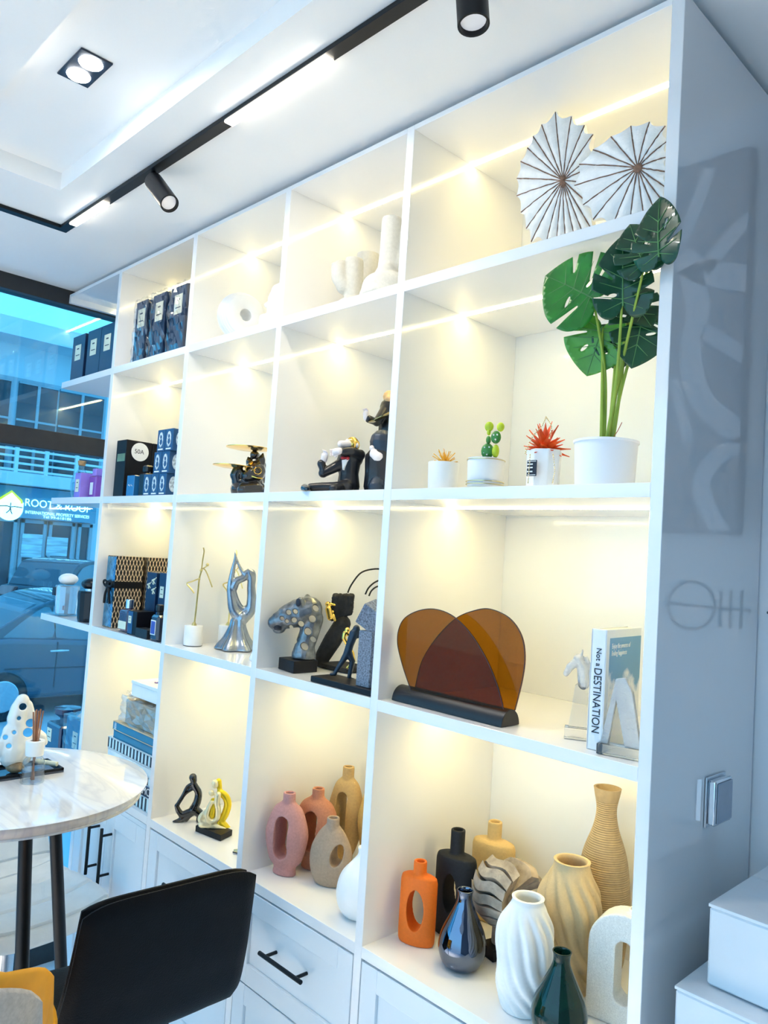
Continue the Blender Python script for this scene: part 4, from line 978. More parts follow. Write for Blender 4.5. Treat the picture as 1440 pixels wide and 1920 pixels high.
for v_ in k.v: v_.z = max(v_.z, S2 + 0.0008)
k.build('shoe', ape, t)
t = thing('waiter_figure', 'tall monkey waiter figure with a raised gloved hand and a bronze tray, behind the ape', 'figure', (1.15, 0.24, S2))
y0 = at_(722, 770, 0.235); k = MB()
b0 = A(Q([(1240, 420)]), y0)[0]
limq(k, [(1240, 420), (1260, 560), (1270, 750)], [0.024, 0.028, 0.027], y0)
k.limb([A(Q([(1255, 640)]), y0)[0], Vector((b0.x + .0, b0.y, S2 + 0.028))], [0.03, 0.026], 12); k.limb([Vector((b0.x, b0.y, S2 + 0.0125)), Vector((b0.x + .02, b0.y - .02, S2 + .0125))], [.012, .012], 10)
limq(k, [(1200, 430, -.01), (1090, 600, -.03), (990, 560, -.045)], [0.013, 0.011, 0.010], y0)
blob(k, 'suit', suit, t, 0.0022, 3)
hand((960, 520, -.045), (-0.1, 0, 1), y0, t, 1.1)
c0 = A(Q([(1180, 545, -.05)]), y0)[0]
q4 = Matrix.Translation(c0) @ Matrix.Rotation(math.radians(-14), 4, 'Y') @ Matrix.Rotation(math.radians(28), 4, 'X')
MB().lathe([(0, 0), (0.03, 0.0), (0.040, 0.006), (0.040, 0.008), (0.03, 0.003), (0, 0.003)], 36, M4=q4).build('tray', mat('bronze_metal', (0.42, 0.33, 0.14), 0.12, metal=1), t)
k = MB(); limq(k, [(1245, 290), (1240, 320, -.012)], [0.017, 0.011], y0); blob(k, 'head', mat('tan_resin', (0.65, 0.42, 0.22), 0.35), t, 0.0016, 3)
# --- wire dancers
Q = lambda L: [((300 + p[0] / 3.2727, 980 + p[1] / 3.2727) + tuple(p[2:])) for p in L]
pw = pz(361, 1210, S3); y0 = Pl(pw.x, pw.y)
dn = thing('dancer_figure', 'thin gold wire dancer on a white round plinth, nearer the window', 'figure', (pw.x, y0, S3), 'gold wire dancers on white plinths')
ph = py(361, 1172, y0).z - S3
MB().lathe([(0, 0), (0.0255, 0), (0.026, 0.001), (0.026, ph - .001), (0.025, ph), (0, ph)], 32, c=(pw.x, y0, S3)).build('plinth', M['whitem'], dn, angle=50)
MB().lathe([(0, 0), (0.0262, 0), (0.0262, 0.0012), (0, .0012)], 32, c=(pw.x, y0, S3)).build('plinth_foot', M['ink'], dn)
k = MB()
def tq(L, r): k.tube(spline(A(Q(L), y0), 5), r, 7)
fx = A(Q([(212, 612)]), y0)[0]; sh_ = Vector((pw.x - fx.x, 0, S3 + ph - fx.z))
tq([(268, 135), (272, 160), (263, 215), (258, 262)], 0.0019); tq([(258, 262), (275, 268), (293, 300), (322, 378)], 0.0019)
tq([(258, 262), (252, 290), (243, 325), (235, 400), (222, 520), (213, 600)], 0.0024); tq([(243, 325), (200, 342), (167, 355), (190, 385), (212, 415)], 0.0021)
tq([(255, 268), (280, 255), (292, 243)], 0.0018)
for L, r in (((255, 275), 0.0042), ((242, 328), 0.0038), ((293, 240), 0.0048)): k.ball(A(Q([L]), y0)[0], r, 10)
k.v = [v_ + sh_ for v_ in k.v]
k.lathe([(0.007, 0), (0.007, 0.002), (0.003, 0.010), (0, 0.011)], 14, c=(pw.x, y0, S3 + ph))
k.build('wire_body', mat('antique_gold', (0.72, 0.58, 0.24), 0.3, metal=1, var=0.15), dn)
p2 = Vector((.522, .192, 0))
dup(dn, (p2.x + .02, p2.y - .02, S3), 'gold wire dancer on a white plinth half hidden behind the silver dancer', rotz=math.radians(-40))
# --- silver dancer
silver_r = mat('silver_resin', (0.30, 0.33, 0.37), 0.24, metal=0.9, var=0.25, vscale=25)
pw = pz(442, 1218, S3); y0 = Pl(pw.x, pw.y)
t = thing('silver_dancer', 'swirling silver dancer sculpture with a pierced oval body and a flared foot', 'sculpture', (pw.x, y0, S3))
k = MB()
k.lathe(prof([(0, 0), (0.050, 0), (0.050, 0.012), (0.034, 0.035), (0.022, 0.065), (0.017, 0.085), (0, 0.09)]), 48, c=(pw.x, y0, S3), fn=lambda a_, z: 1 + 0.13 * math.cos(6 * a_ + 8 * z))
def ls(L, r): k.limb(spline(A(Q(L), y0), 4), [r[0] + (r[1] - r[0]) * i / (4 * (len(L) - 1)) for i in range(4 * (len(L) - 1) + 1)], 10)
ls([(478, 660), (488, 610), (505, 585)], [0.017, 0.020])
ls([(500, 590), (455, 540), (438, 460), (432, 390), (445, 300), (460, 225), (460, 180)], [0.018, 0.0015])
ls([(505, 590), (550, 545), (562, 480), (560, 400), (560, 340), (545, 300)], [0.017, 0.009])
ls([(545, 300), (530, 310), (520, 335), (500, 345), (470, 360), (452, 400)], [0.008, 0.012])
ls([(462, 190), (480, 250), (510, 310), (530, 330)], [0.002, 0.007])
ls([(440, 390), (470, 480), (510, 530), (560, 500)], [0.010, 0.007]); ls([(435, 420), (462, 520), (510, 560), (566, 520)], [0.010, 0.007])
ls([(548, 300), (570, 310), (574, 360), (566, 420)], [0.009, 0.006])
for v_ in k.v: v_.z = max(v_.z, S3 + 0.0004)
blob(k, 'body', silver_r, t, 0.0021, 2)
t = thing('wooden_ornament', 'pale wooden oval on a white cone stand, half hidden by the divider', 'ornament', (0.80, 0.06, S3))
pw = pz(474, 1238, S3)
MB().lathe(prof([(0, 0), (0.030, 0), (0.026, 0.02), (0.010, 0.06), (0.004, 0.085), (0.004, 0.15), (0, 0.151)], 3), 24, c=(pw.x + .01, pw.y + 0.02, S3)).build('cone_stand', M['white'], t)
c0 = Vector((pw.x + 0.01, pw.y + 0.02, 0)); c0.z = S3 + 0.150
MB().ball(c0, (0.034, 0.02, 0.009), 20).build('wooden_oval', mat('pale_wood', (0.62, 0.42, 0.22), 0.5, var=0.2, vscale=20, stretch=(1, 1, 8)), t)
# --- leopard head
y0 = pz(560, 1252, S3).y + 0.012
c0 = pz(556, 1254, S3)
t = thing('leopard_head', 'pierced pewter leopard head on a black block', 'sculpture', (c0.x + .01, y0, S3))
sh2 = Vector((.026, -.022, 0)); a_ = pz(523, 1250, S3) + sh2; b_ = pz(551, 1259, S3) + sh2; d_ = pz(595, 1256, S3) + sh2
bz = py(560, 1228, y0).z
bxx = MB(); e1 = (a_ - b_); e2 = (d_ - b_)
bxx.add([b_, b_ + e2, b_ + e1 + e2, b_ + e1] + [p + Vector((0, 0, bz - S3)) for p in (b_, b_ + e2, b_ + e1 + e2, b_ + e1)], [(3, 2, 1, 0), (4, 5, 6, 7), (0, 1, 5, 4), (1, 2, 6, 5), (2, 3, 7, 6), (3, 0, 4, 7)])
bxx.build('block', M['blackcard'], t, bevel=0.0015)
cm_ = b_ + e1 * .5 + e2 * .5; y0 = Pl(cm_.x, cm_.y)
pew = mat('antique_pewter', (0.20, 0.215, 0.23), 0.34, metal=0.85, var=0.55, vscale=45, bump=0.5, bscale=150)
k = MB()
def ll(L, r): k.limb(A(Q(L), y0), r, 14)
ll([(915, 535), (850, 555), (790, 575)], [0.033, 0.035, 0.030]); ll([(780, 580), (735, 598), (702, 612)], [0.027, 0.022, 0.0165])
ll([(735, 640), (720, 650)], [0.016, 0.012]); ll([(935, 590), (915, 680), (890, 750), (882, 815)], [0.027, 0.024, 0.024, 0.030])
ll([(860, 500, -.022), (862, 475, -.026)], [0.013, 0.008]); ll([(905, 475, .02), (905, 455, .024)], [0.012, 0.007])
for v_ in k.v: v_.z = max(v_.z, bz + 0.0003)
cuts = []
for (a2, b2, r_, e_) in ((790, 550, .0062, 1.2), (832, 545, .0055, 1.3), (866, 620, .0068, 1.3), (824, 598, .0068, 1.1), (908, 668, .0085, 1.2), (935, 590, .0085, 1.2), (955, 525, .0070, 1.4), (888, 760, .0085, 1.3), (940, 716, .0065, 1.4), (750, 588, .0045, 1.4), (780, 605, .0045, 1.3), (805, 640, .0045, 1.3), (825, 725, .005, 1.6)):
    p = A(Q([(a2, b2)]), y0)[0]; vd = (p - CAM).normalized(); cu = MB()
    q4 = Matrix.Translation(p) @ Vector((0, 0, 1)).rotation_difference(vd).to_matrix().to_4x4() @ Matrix.Diagonal((1, e_, 1, 1))
    cu.lathe([(0, -0.06), (r_, -0.06), (r_ * .85, 0.06), (0, 0.06)], 14, M4=q4); cuts.append(cu)
blob(k, 'head', pew, t, 0.0019, 2, cuts)
k = MB(); p = A(Q([(848, 490, -.034)]), y0)[0]
k.ball(p, (0.009, 0.004, 0.010), 12); k.build('inner_ear', M['ink'], t)
k = MB()
for i in range(4): k.tube(A(Q([(700, 625 + i * 9, -.012), (722, 632 + i * 9, -.018), (745, 630 + i * 9, -.016)]), y0), 0.0012, 5)
k.build('whisker_lines', M['ink'], t)
# --- stone pushing men and rock with climber
rock = mat('rough_black_rock', (0.012, 0.012, 0.013), 0.7, var=0.5, vscale=60, bump=1.0, bscale=90)
y0 = at_(640, 1180, .20)
t = thing('climber_sculpture', 'gold climber gripping a rough black rock on a slanted pillar with thin black arches', 'sculpture', (1.02, y0, S3))
k = MB(); P_ = A(Q([(1015, 860)]), y0)[0]
def lr_(L, r): k.limb(A(Q(L), y0), r, 10)
rnd = random.Random(3)
lr_([(1120, 620), (1060, 720), (1000, 820), (985, 860)], [0.022, 0.023, 0.020, 0.014])
k.box(P_.x - .012, P_.x + .10, P_.y - .02, P_.y + .07, S3, S3 + 0.012)
for v_ in k.v: v_.z = max(v_.z, S3 + 0.0006)
blob(k, 'pillar', rock, t, 0.003, 1)
P_ = A(Q([(1050, 605), (1180, 560), (1190, 440), (1060, 440)]), y0); k = MB(); c0 = sum(P_, Vector()) / 4
k.prism([(0, 0), (1, 0), (2, 0), (3, 0)], lambda a, b: P_[int(a)] - y0.n * .012, y0.n * .048)
ob = blob(k, 'rock', rock, t, 0.004, 1)
for v_ in ob.data.vertices:
    v_.co += Vector((rnd.uniform(-1, 1), rnd.uniform(-1, 1), rnd.uniform(-1, 1))) * 0.0022
k = MB()
def lg_(L, r): k.limb(A(Q(L), y0 - .012), r, 9)
lg_([(1030, 500)], [0.0072]); lg_([(1035, 530), (1045, 580)], [0.009, 0.009]); lg_([(1030, 525), (1050, 500), (1072, 505)], [0.0045, 0.004, 0.0035]); lg_([(1045, 580), (1065, 570), (1075, 600)], [0.006, 0.005, 0.004]); lg_([(1035, 535), (1062, 545)], [.0045, .0035])
blob(k, 'gold_climber', M['gold'], t, 0.0014, 2)
for L in ([(1152, 430), (1175, 380), (1230, 310), (1300, 286), (1370, 290), (1430, 340), (1450, 430)], [(1260, 440), (1280, 400), (1320, 365), (1370, 350), (1420, 380)], [(1282, 450), (1300, 415), (1340, 390), (1400, 400)]):
    pp = [q for q in spline(A(Q(L), y0 + .03), 6) if q.x < 1.325]; pp.append(Vector((pp[-1].x, pp[-1].y, S3 + 0.006))); pp = [Vector((pp[0].x, pp[0].y, pp[0].z))] + pp
    MB().tube(pp, 0.0022, 7).build('arch', M['black'], t)
P_ = A(Q([(1300, 900)]), y0 + .03)[0]
gran = mat('grey_granite', (0.17, 0.20, 0.25), 0.75, var=0.55, vscale=260, bump=0.4, bscale=250)
a_ = pz(600, 1275, S3); b_ = pz(700, 1302, S3)
y0 = 0.045
t = thing('stone_pushing_sculpture', 'dark figure pushing a granite pillar topped by a tilted block, on a black slab', 'sculpture', (1.21, y0, S3))
sx0 = a_.x + .005
MB().box(sx0, 1.335, 0.006, 0.075, S3, S3 + 0.013).build('slab', M['blackcard'], t, bevel=0.002)
gx0, gx1 = py(667, 1270, .012).x, py(700, 1270, .012).x
gx0 = py(668, 1285, 0.02).x
MB().box(gx0, gx0 + 0.040, 0.018, 0.062, S3 + 0.0132, S3 + 0.128).build('granite_pillar', gran, t, bevel=0.001)
c0 = Vector((gx0 + 0.020, 0.04, S3 + 0.158))
q4 = Matrix.Translation(c0) @ Matrix.Rotation(math.radians(32), 4, 'Y') @ Matrix.Rotation(math.radians(20), 4, 'Z')
MB().box(-.024, .024, -.024, .024, -.024, .024, q4).build('tilted_block', gran, t, bevel=0.001)
q0 = pz(645, 1272, S3 + .013); y0 = Pl(q0.x, q0.y); k = MB(); dm = mat('blue_black_bronze', (0.02, 0.035, 0.055), 0.4, metal=0.3, var=0.2)
def ld(L, r): k.limb(A(Q(L), y0), r, 9)
zz0 = S3 + 0.0132
ld([(1190, 680), (1165, 750), (1150, 800)], [0.0105, 0.009, 0.009]); ld([(1205, 650)], [0.0085])
ld([(1150, 800), (1120, 850), (1075, 920)], [0.0085, 0.0065, 0.0045]); ld([(1155, 800), (1180, 850), (1160, 950)], [0.0085, 0.0068, 0.0045])
ld([(1195, 675), (1212, 690), (1225, 668)], [0.0055, 0.0045, 0.0038]); ld([(1195, 690), (1215, 700), (1228, 690)], [0.005, 0.004, 0.0036])
ld([(1075, 928), (1050, 930)], [0.0045, 0.0035]); ld([(1160, 958), (1185, 962)], [0.0045, 0.0035])
for v_ in k.v: v_.z = max(v_.z, zz0 + 0.0003)
blob(k, 'pushing_figure', dm, t, 0.0016, 2)
k = MB(); y0 = y0 + .026
ld([(1150, 660)], [0.0066]); ld([(1135, 680), (1128, 710)], [0.006, 0.005]); ld([(1140, 680), (1165, 690)], [0.004, 0.003]); ld([(1130, 710), (1180, 800), (1190, 850)], [0.005, 0.005, 0.004]); ld([(1190, 850), (1150, 890)], [.004, .0035])
blob(k, 'gold_figure', M['gold'], t, 0.0014, 2)
# --- black thinker, gold mother and child
Q = lambda L: [((260 + p[0] / 4.8, 1420 + p[1] / 4.8) + tuple(p[2:])) for p in L]
pw = pz(348, 1540, S4); y0 = Pl(pw.x, pw.y)
t = thing('thinker_figure', 'slim black figure sitting in thought, head resting on its hand', 'figure', (pw.x + .01, y0, S4))
k = MB()
def lt(L, r): k.limb(spline(A(Q(L), y0), 3), [r[0] + (r[-1] - r[0]) * i / (3 * (len(L) - 1)) for i in range(3 * (len(L) - 1) + 1)], 10)
k.limb(A(Q([(478, 175), (484, 205)]), y0), [0.0112, 0.0098], 12)
lt([(486, 235), (505, 270), (528, 320), (515, 400), (480, 465)], [0.0085, 0.0125])
lt([(470, 240), (430, 260), (390, 340), (350, 405), (335, 430)], [0.0055, 0.0062])
lt([(495, 265), (440, 295), (400, 330), (355, 395)], [0.006, 0.005])
lt([(485, 470), (430, 490), (380, 505), (350, 470), (332, 430)], [0.010, 0.0062])
lt([(332, 430), (345, 480), (375, 530), (385, 590)], [0.0066, 0.0062])
lt([(470, 480), (420, 520), (360, 560), (308, 582)], [0.009, 0.0062])
lt([(500, 470), (545, 510), (540, 560)], [0.013, 0.011]); lt([(490, 490), (450, 520), (420, 560)], [0.008, 0.005])
for v_ in k.v: v_.z = max(v_.z, S4 + 0.0006)
blob(k, 'body', gb, t, 0.0016, 3); t.location.x += .006
a_ = pz(363, 1557, S4); b_ = pz(410, 1576, S4); d_ = pz(432, 1565, S4); e1 = a_ - b_; e2 = d_ - b_; cm_ = b_ + e1 * .5 + e2 * .5
t = thing('mother_and_child', 'gold kneeling mother holding a child, on a black slab', 'figure', (cm_.x, cm_.y, S4))
k = MB(); hz = Vector((0, 0, 0.0155))
k.add([b_, b_ + e2, b_ + e1 + e2, b_ + e1] + [p + hz for p in (b_, b_ + e2, b_ + e1 + e2, b_ + e1)], [(3, 2, 1, 0), (4, 5, 6, 7), (0, 1, 5, 4), (1, 2, 6, 5), (2, 3, 7, 6), (3, 0, 4, 7)])
k.build('slab', M['blackcard'], t, bevel=0.001)
y0 = Pl(cm_.x, cm_.y)
pal = mat('champagne_gold', (0.85, 0.76, 0.50), 0.34, metal=0.55, var=0.05); bry = mat('bright_gold', (0.95, 0.66, 0.03), 0.3, metal=0.6, var=0.05)
k = MB(); k.limb(A(Q([(672, 225), (676, 245)]), y0), [0.0092, 0.0085], 12); k.limb(A(Q([(640, 310), (645, 322)]), y0 - .006), [0.0075, 0.0068], 12)
lt([(700, 330, -.006), (690, 400, -.006), (700, 470, -.006), (690, 545, -.006), (640, 570, -.006), (600, 530, -.006), (610, 460, -.006), (640, 400, -.006)], [0.0085, 0.006])
lt([(640, 590), (570, 575), (545, 545), (560, 510), (590, 480)], [0.012, 0.006])
lt([(560, 590), (650, 610), (740, 640), (770, 665)], [0.012, 0.012])
for v_ in k.v: v_.z = max(v_.z, S4 + 0.0158)
blob(k, 'front_figure', pal, t, 0.0016, 3)
k = MB(); lt([(705, 210, .006), (712, 250, .006), (715, 290, .006)], [0.0085, 0.0065]); lt([(720, 310, .004), (770, 350, .004), (788, 420, .004), (760, 510, .004), (715, 570, .004)], [0.010, 0.011])
lt([(660, 390, .004), (655, 440, .004), (645, 520, .004)], [0.010, 0.011]); lt([(720, 580, .004), (760, 620, .004), (785, 660, .004)], [0.012, 0.012])
for v_ in k.v: v_.z = max(v_.z, S4 + 0.0158)
blob(k, 'back_figure', bry, t, 0.0016, 3); t.location.x += .008
pw = pz(444, 1602, S4)
t = thing('dark_toed_ornament', 'pale ornament with a dark pointed foot poking out beside the divider', 'ornament', (0.86, pw.y, S4))
k = MB(); k.limb([Vector((pw.x - .01, pw.y, S4 + .006)), Vector((pw.x + .015, pw.y + .01, S4 + .010)), Vector((pw.x + .035, pw.y + .03, S4 + .04))], [0.004, 0.008, 0.012], 10)
for v_ in k.v: v_.z = max(v_.z, S4 + 0.003)
blob(k, 'body', M['palegold'], t, 0.0016, 2)
MB().tube([(pw.x - .015, pw.y - .002, S4 + .0016), (pw.x + .04, pw.y + .03, S4 + .0016)], 0.0016, 8).build('sole', M['ink'], t)
# ================================================================== VASES
def bumpy(name, col, rough=0.75, var=0.08, b=0.4, bs=600): return mat(name, col, rough, var=var, vscale=200, bump=b, bscale=bs)
def face(x, y, extra=0.0):
    """angle that turns local -y towards the aisle where people stand"""
    d = Vector((CAM.x - x, CAM.y - y)); return math.atan2(d.x, -d.y) * 1.0 + extra
def placed(x, y, z, ang): return Matrix.Translation((x, y, z)) @ Matrix.Rotation(ang, 4, 'Z')
def capsule(w, h, cz, cx=0.0, dep=0.3, n=10):
    r = w / 2; L = max(h / 2 - r, 0); pl = []
    for i in range(n + 1): a = PI * i / n; pl.append((cx + r * math.cos(a), cz + L + r * math.sin(a)))
    for i in range(n + 1): a = PI + PI * i / n; pl.append((cx + r * math.cos(a), cz - L + r * math.sin(a)))
    return pl
def hole_vase(name, label, x, y, m, pr, sy, hole, ang, grp, voxel=0.0018, neck=0.0092, smooth=3, nr=.0150, z=None, neck_x=0.0):
    z = S4 if z is None else z
    t = thing(name, label, 'vase', (x, y, z), grp)
    M4 = placed(x, y, z, ang); top = max(p[1] for p in pr)
    k = MB().lathe(pr, 48, M4=M4, sy=sy)
    k.tube([M4 @ Vector((0, 0, top - .06 * (nr < .03))), M4 @ Vector((0, 0, top))], nr, 28)
    cuts = []
    if hole:
        c = MB(); c.prism(hole, lambda a, b: M4 @ Vector((a, -0.2, b)), M4.to_3x3() @ Vector((0, 0.4, 0))); cuts.append(c)
    if neck:
        c = MB(); c.tube([M4 @ Vector((neck_x, 0, top - 0.035)), M4 @ Vector((neck_x, 0, top + 0.03))], neck, 20); cuts.append(c)
    blob(k, 'body', m, t, voxel, smooth, cuts)
    return t
GV = 'pierced matte vases in the third bay'
eggp = lambda w, h, ft=0.018: prof([(0, 0), (w * .26, 0), (w * .265, ft), (w * .40, h * .2), (w * .5, h * .45), (w * .475, h * .6), (w * .34, h * .80), (w * .17, h * .885), (.0150, h * .93), (.0150, h), (0, h)], 5)
pink = bumpy('pink_stoneware', (0.56, 0.27, 0.25)); coral = bumpy('coral_stoneware', (0.52, 0.21, 0.12)); beige = bumpy('ochre_stoneware', (0.50, 0.33, 0.14))
tanm = bumpy('tan_stoneware', (0.42, 0.30, 0.21)); yel = bumpy('yellow_stoneware', (0.62, 0.40, 0.12))
def at4(u, v, dx=0): p = pz(u, v, S4); return p.x + dx, p.y
x, y = at4(525, 1640); hole_vase('pierced_vase', 'dusty pink oval vase with a tall slot, standing foremost by the divider', x, y + .012, pink, eggp(0.110, 0.189), 0.62, capsule(0.036, 0.098, 0.090), face(x, y, -0.52), GV)
x, y = 1.012, 0.160; hole_vase('pierced_vase', 'coral oval vase with a slot behind the dusty pink one', x, y, coral, eggp(0.124, 0.190, 0.01), 0.62, capsule(0.038, 0.092, 0.095), face(x, y, -0.50), GV)
x, y = 1.005, 0.262; hole_vase('pierced_vase', 'tall ochre oval vase with a slot behind the coral one', x, y, beige, eggp(0.098, 0.226, 0.01), 0.66, capsule(0.030, 0.105, 0.115), face(x, y, -0.50), GV)
x, y = 1.100, 0.285; hole_vase('pierced_vase', 'yellow ochre oval vase deep in the corner, cut off by the divider', x, y, yel, eggp(0.104, 0.232, 0.01), 0.66, capsule(0.030, 0.105, 0.105), face(x, y, -0.25), GV)
x, y = at4(612, 1660)
hole_vase('pierced_vase', 'small tan jug vase with a round hole through one side', x, y + .008, tanm, prof([(0, 0), (.030, 0), (.044, .02), (.051, .05), (.048, .085), (.032, .118), (.0155, .138), (.0145, .152), (0, .152)], 5), 0.55,
          [(0.021 + .014 * math.cos(a) + .004 * math.sin(a), .075 + .025 * math.sin(a)) for a in [2 * PI * i / 20 for i in range(20)]], face(x, y, -0.32), GV)
x, y = 1.262, 0.085
t = thing('white_vase', 'smooth white drop shaped vase at the front, half hidden by the divider', 'vase', (x, y, S4))
MB().lathe(prof([(0, 0), (.030, 0), (.048, .020), (.054, .050), (.046, .085), (.024, .112), (.012, .128), (.013, .142), (.009, .141), (0, .135)], 5), 36, c=(x, y, S4)).build('body', M['white'], t, angle=70)
# --- wide bay: flask vases
GF = 'pierced flask vases in the wide bay'
def flaskp(w, h, nk, nr): return [(0, 0), (w * .46, 0), (w * .492, .006), (w * .5, .02), (w * .5, h - nk - .014), (w * .47, h - nk - .004), (w * .36, h - nk), (nr + .003, h - nk + .0012), (nr, h - nk + .006), (nr, h), (0, h)]
orange = bumpy('orange_matte', (0.86, 0.17, 0.01), 0.6, 0.04, 0.3); blackm = bumpy('black_matte', (0.010, 0.011, 0.014), 0.7, 0.2, 0.3); yellm = bumpy('sand_matte', (0.68, 0.47, 0.20), 0.7, 0.05, 0.3)
def ell(w, h, cz, cx=0): return [(cx + w / 2 * math.cos(a), cz + h / 2 * math.sin(a)) for a in [2 * PI * i / 24 for i in range(24)]]
x, y = at4(777, 1768); hole_vase('flask_vase', 'orange matte flask vase with a short neck and an oval hole', x, y + .004, orange, flaskp(.078, .160, .026, .0135), 0.52, ell(.036, .080, .068), face(x, y, -0.35), GF, 0.0016, 0.0085, nr=.0135)
x, y = 1.436, 0.185; hole_vase('flask_vase', 'black matte flask vase with a long neck behind the orange one', x, y, blackm, flaskp(.092, .212, .050, .0150), 0.56, ell(.030, .078, .088, .0), face(x, y, -0.5), GF, 0.0018, 0.0100)
x, y = 1.440, 0.305; hole_vase('flask_vase', 'sand yellow flask vase at the back behind the black one', x, y, yellm, flaskp(.100, .207, .040, .0155), 0.56, ell(.034, .080, .088), face(x, y, -0.45), GF, 0.0019, 0.0105, nr=.0155)
# chrome and green drops
def drop(name, label, x, y, m, sc_, cat='vase'):
    t = thing(name, label, cat, (x, y, S4))
    pr = prof([(0.0, 0.0), (.024, 0.0), (.038, .012), (.0445, .036), (.040, .062), (.027, .090), (.0155, .115), (.0135, .128), (.0155, .1375)], 6)
    inner = [(r - .0022, z) for r, z in reversed(pr) if z > .06 and r > .004]
    pr = pr + [(pr[-1][0] - .0011, .1384)] + inner + [(0, .06)]
    MB().lathe([(r * sc_, z * sc_) for r, z in pr], 48, c=(x, y, S4)).build('body', m, t, angle=80)
    return t
x, y = at4(858, 1815); drop('chrome_vase', 'mirror polished dark chrome drop vase in front of the black flask', x, y + .01, M['chrome'], 1.03)
x, y = at4(1038, 1955); drop('green_vase', 'dark green glass drop vase at the very front', x, y + .012, mat('dark_green_glass', (0.002, 0.022, 0.014), 0.05, coat=.25, var=0.2, spec=0.4), 1.02)
# wave vases
def wave(label, x, y, m, hgt, w, n, tw, bul):
    t = thing('wave_vase', label, 'vase', (x, y, S4), 'twisted wave vases')
    pts = prof([(0, 0), (w * .36, 0), (w * .42, .004)] + [(w * r, hgt * z) for r, z in bul], 5)
    inner = [(r - .006, z) for r, z in reversed(pts) if z > hgt * .75]
    lip = pts[-1]; pts = pts + [(lip[0] - .003, lip[1] + .001)] + inner + [(0, hgt * .75)]
    def fn(a, z):
        f = z / hgt; e = max(0, min(1, (0.93 - f) * 8)) * max(0, min(1, f * 12 + .1))
        ph = n * (a + tw * f + .35 * math.sin(5.5 * f))
        return 1 + e * (.068 * math.sin(ph) + .022 * math.sin(2 * ph + 1)) + .045 * math.sin(a + 6 * f) * e
    MB().lathe(pts, 132, c=(x, y, S4), fn=fn).build('body', m, t, angle=80)
x, y = at4(972, 1893); wave('white twisted wave vase standing at the front', x, y + .012, M['whitem'], .187, .092, 11, 2.6, [(.49, .12), (.53, .25), (.50, .42), (.53, .58), (.50, .74), (.37, .89), (.30, .96), (.31, 1.0)])
x, y = at4(1058, 1850); wave('cream twisted wave vase behind the white one', x, y + .006, bumpy('cream_matte', (0.62, 0.47, 0.27), 0.6, .04, .2), .226, .106, 12, 3.0, [(.42, .1), (.46, .22), (.40, .36), (.47, .52), (.54, .64), (.50, .76), (.36, .90), (.31, .97), (.32, 1.0)])
# tall ribbed vase
x, y = 1.712, 0.315
rb = mat('ribbed_sand', (0.40, 0.29, 0.16), 0.7, var=0.08, vscale=100)
p_ = py(1128, 1720, y); x = p_.x; ht = py(1134, 1475, y).z - S4
t = thing('ribbed_bottle_vase', 'tall sand coloured bottle vase with fine ribs and a flared lip', 'vase', (x, y, S4))
base = prof([(0.036, 0), (.044, .02), (.050, ht * .25), (.051, ht * .42), (.042, ht * .62), (.024, ht * .78), (.019, ht * .88), (.024, ht * .96), (.0265, ht)], 64)
pr = [(0, 0)] + [(r + (.0007 * math.sin(z * 1600) if z < ht * .93 else 0), z) for r, z in base] + [(.0225, ht), (.017, ht - .03), (0, ht - .03)]
MB().lathe(pr, 48, c=(x, y, S4)).build('body', rb, t, angle=70)
# white arch vase
x, y = at4(1160, 1925); y += .02
def arch_pr(M4):
    k = MB(); pl = capsule(.124, .24, .064, 0, n=16); pl = [(a, max(b, 0.0)) for a, b in pl]
    out = [(a, b) for a, b in pl if b > 0] ; w = .062
    pl = [(-w, 0)] + [(w * -math.cos(PI * i / 24), .125 + .060 * math.sin(PI * i / 24)) for i in range(25)] + [(w, 0)]
    k.prism(pl, lambda a, b: M4 @ Vector((a, -.024, b)), M4.to_3x3() @ Vector((0, .048, 0)))
    k.tube([M4 @ Vector((.014, 0, .17)), M4 @ Vector((.014, 0, .193))], .0155, 24)
    return k
t = thing('arch_vase', 'speckled white arch shaped vase with a tall slot beside the end panel', 'vase', (x, y, S4))
M4 = placed(x, y, S4, face(x, y, -0.28)); k = arch_pr(M4)
c1 = MB(); c1.prism(capsule(.030, .105, .088), lambda a, b: M4 @ Vector((a, -.2, b)), M4.to_3x3() @ Vector((0, .4, 0)))
c2 = MB(); c2.tube([M4 @ Vector((.014, 0, .16)), M4 @ Vector((.014, 0, .23))], .011, 20)
blob(k, 'body', mat('speckled_white', (0.80, 0.80, 0.78), 0.5, var=0.12, vscale=500, bump=.15, bscale=500), t, .0021, 6, [c1, c2])
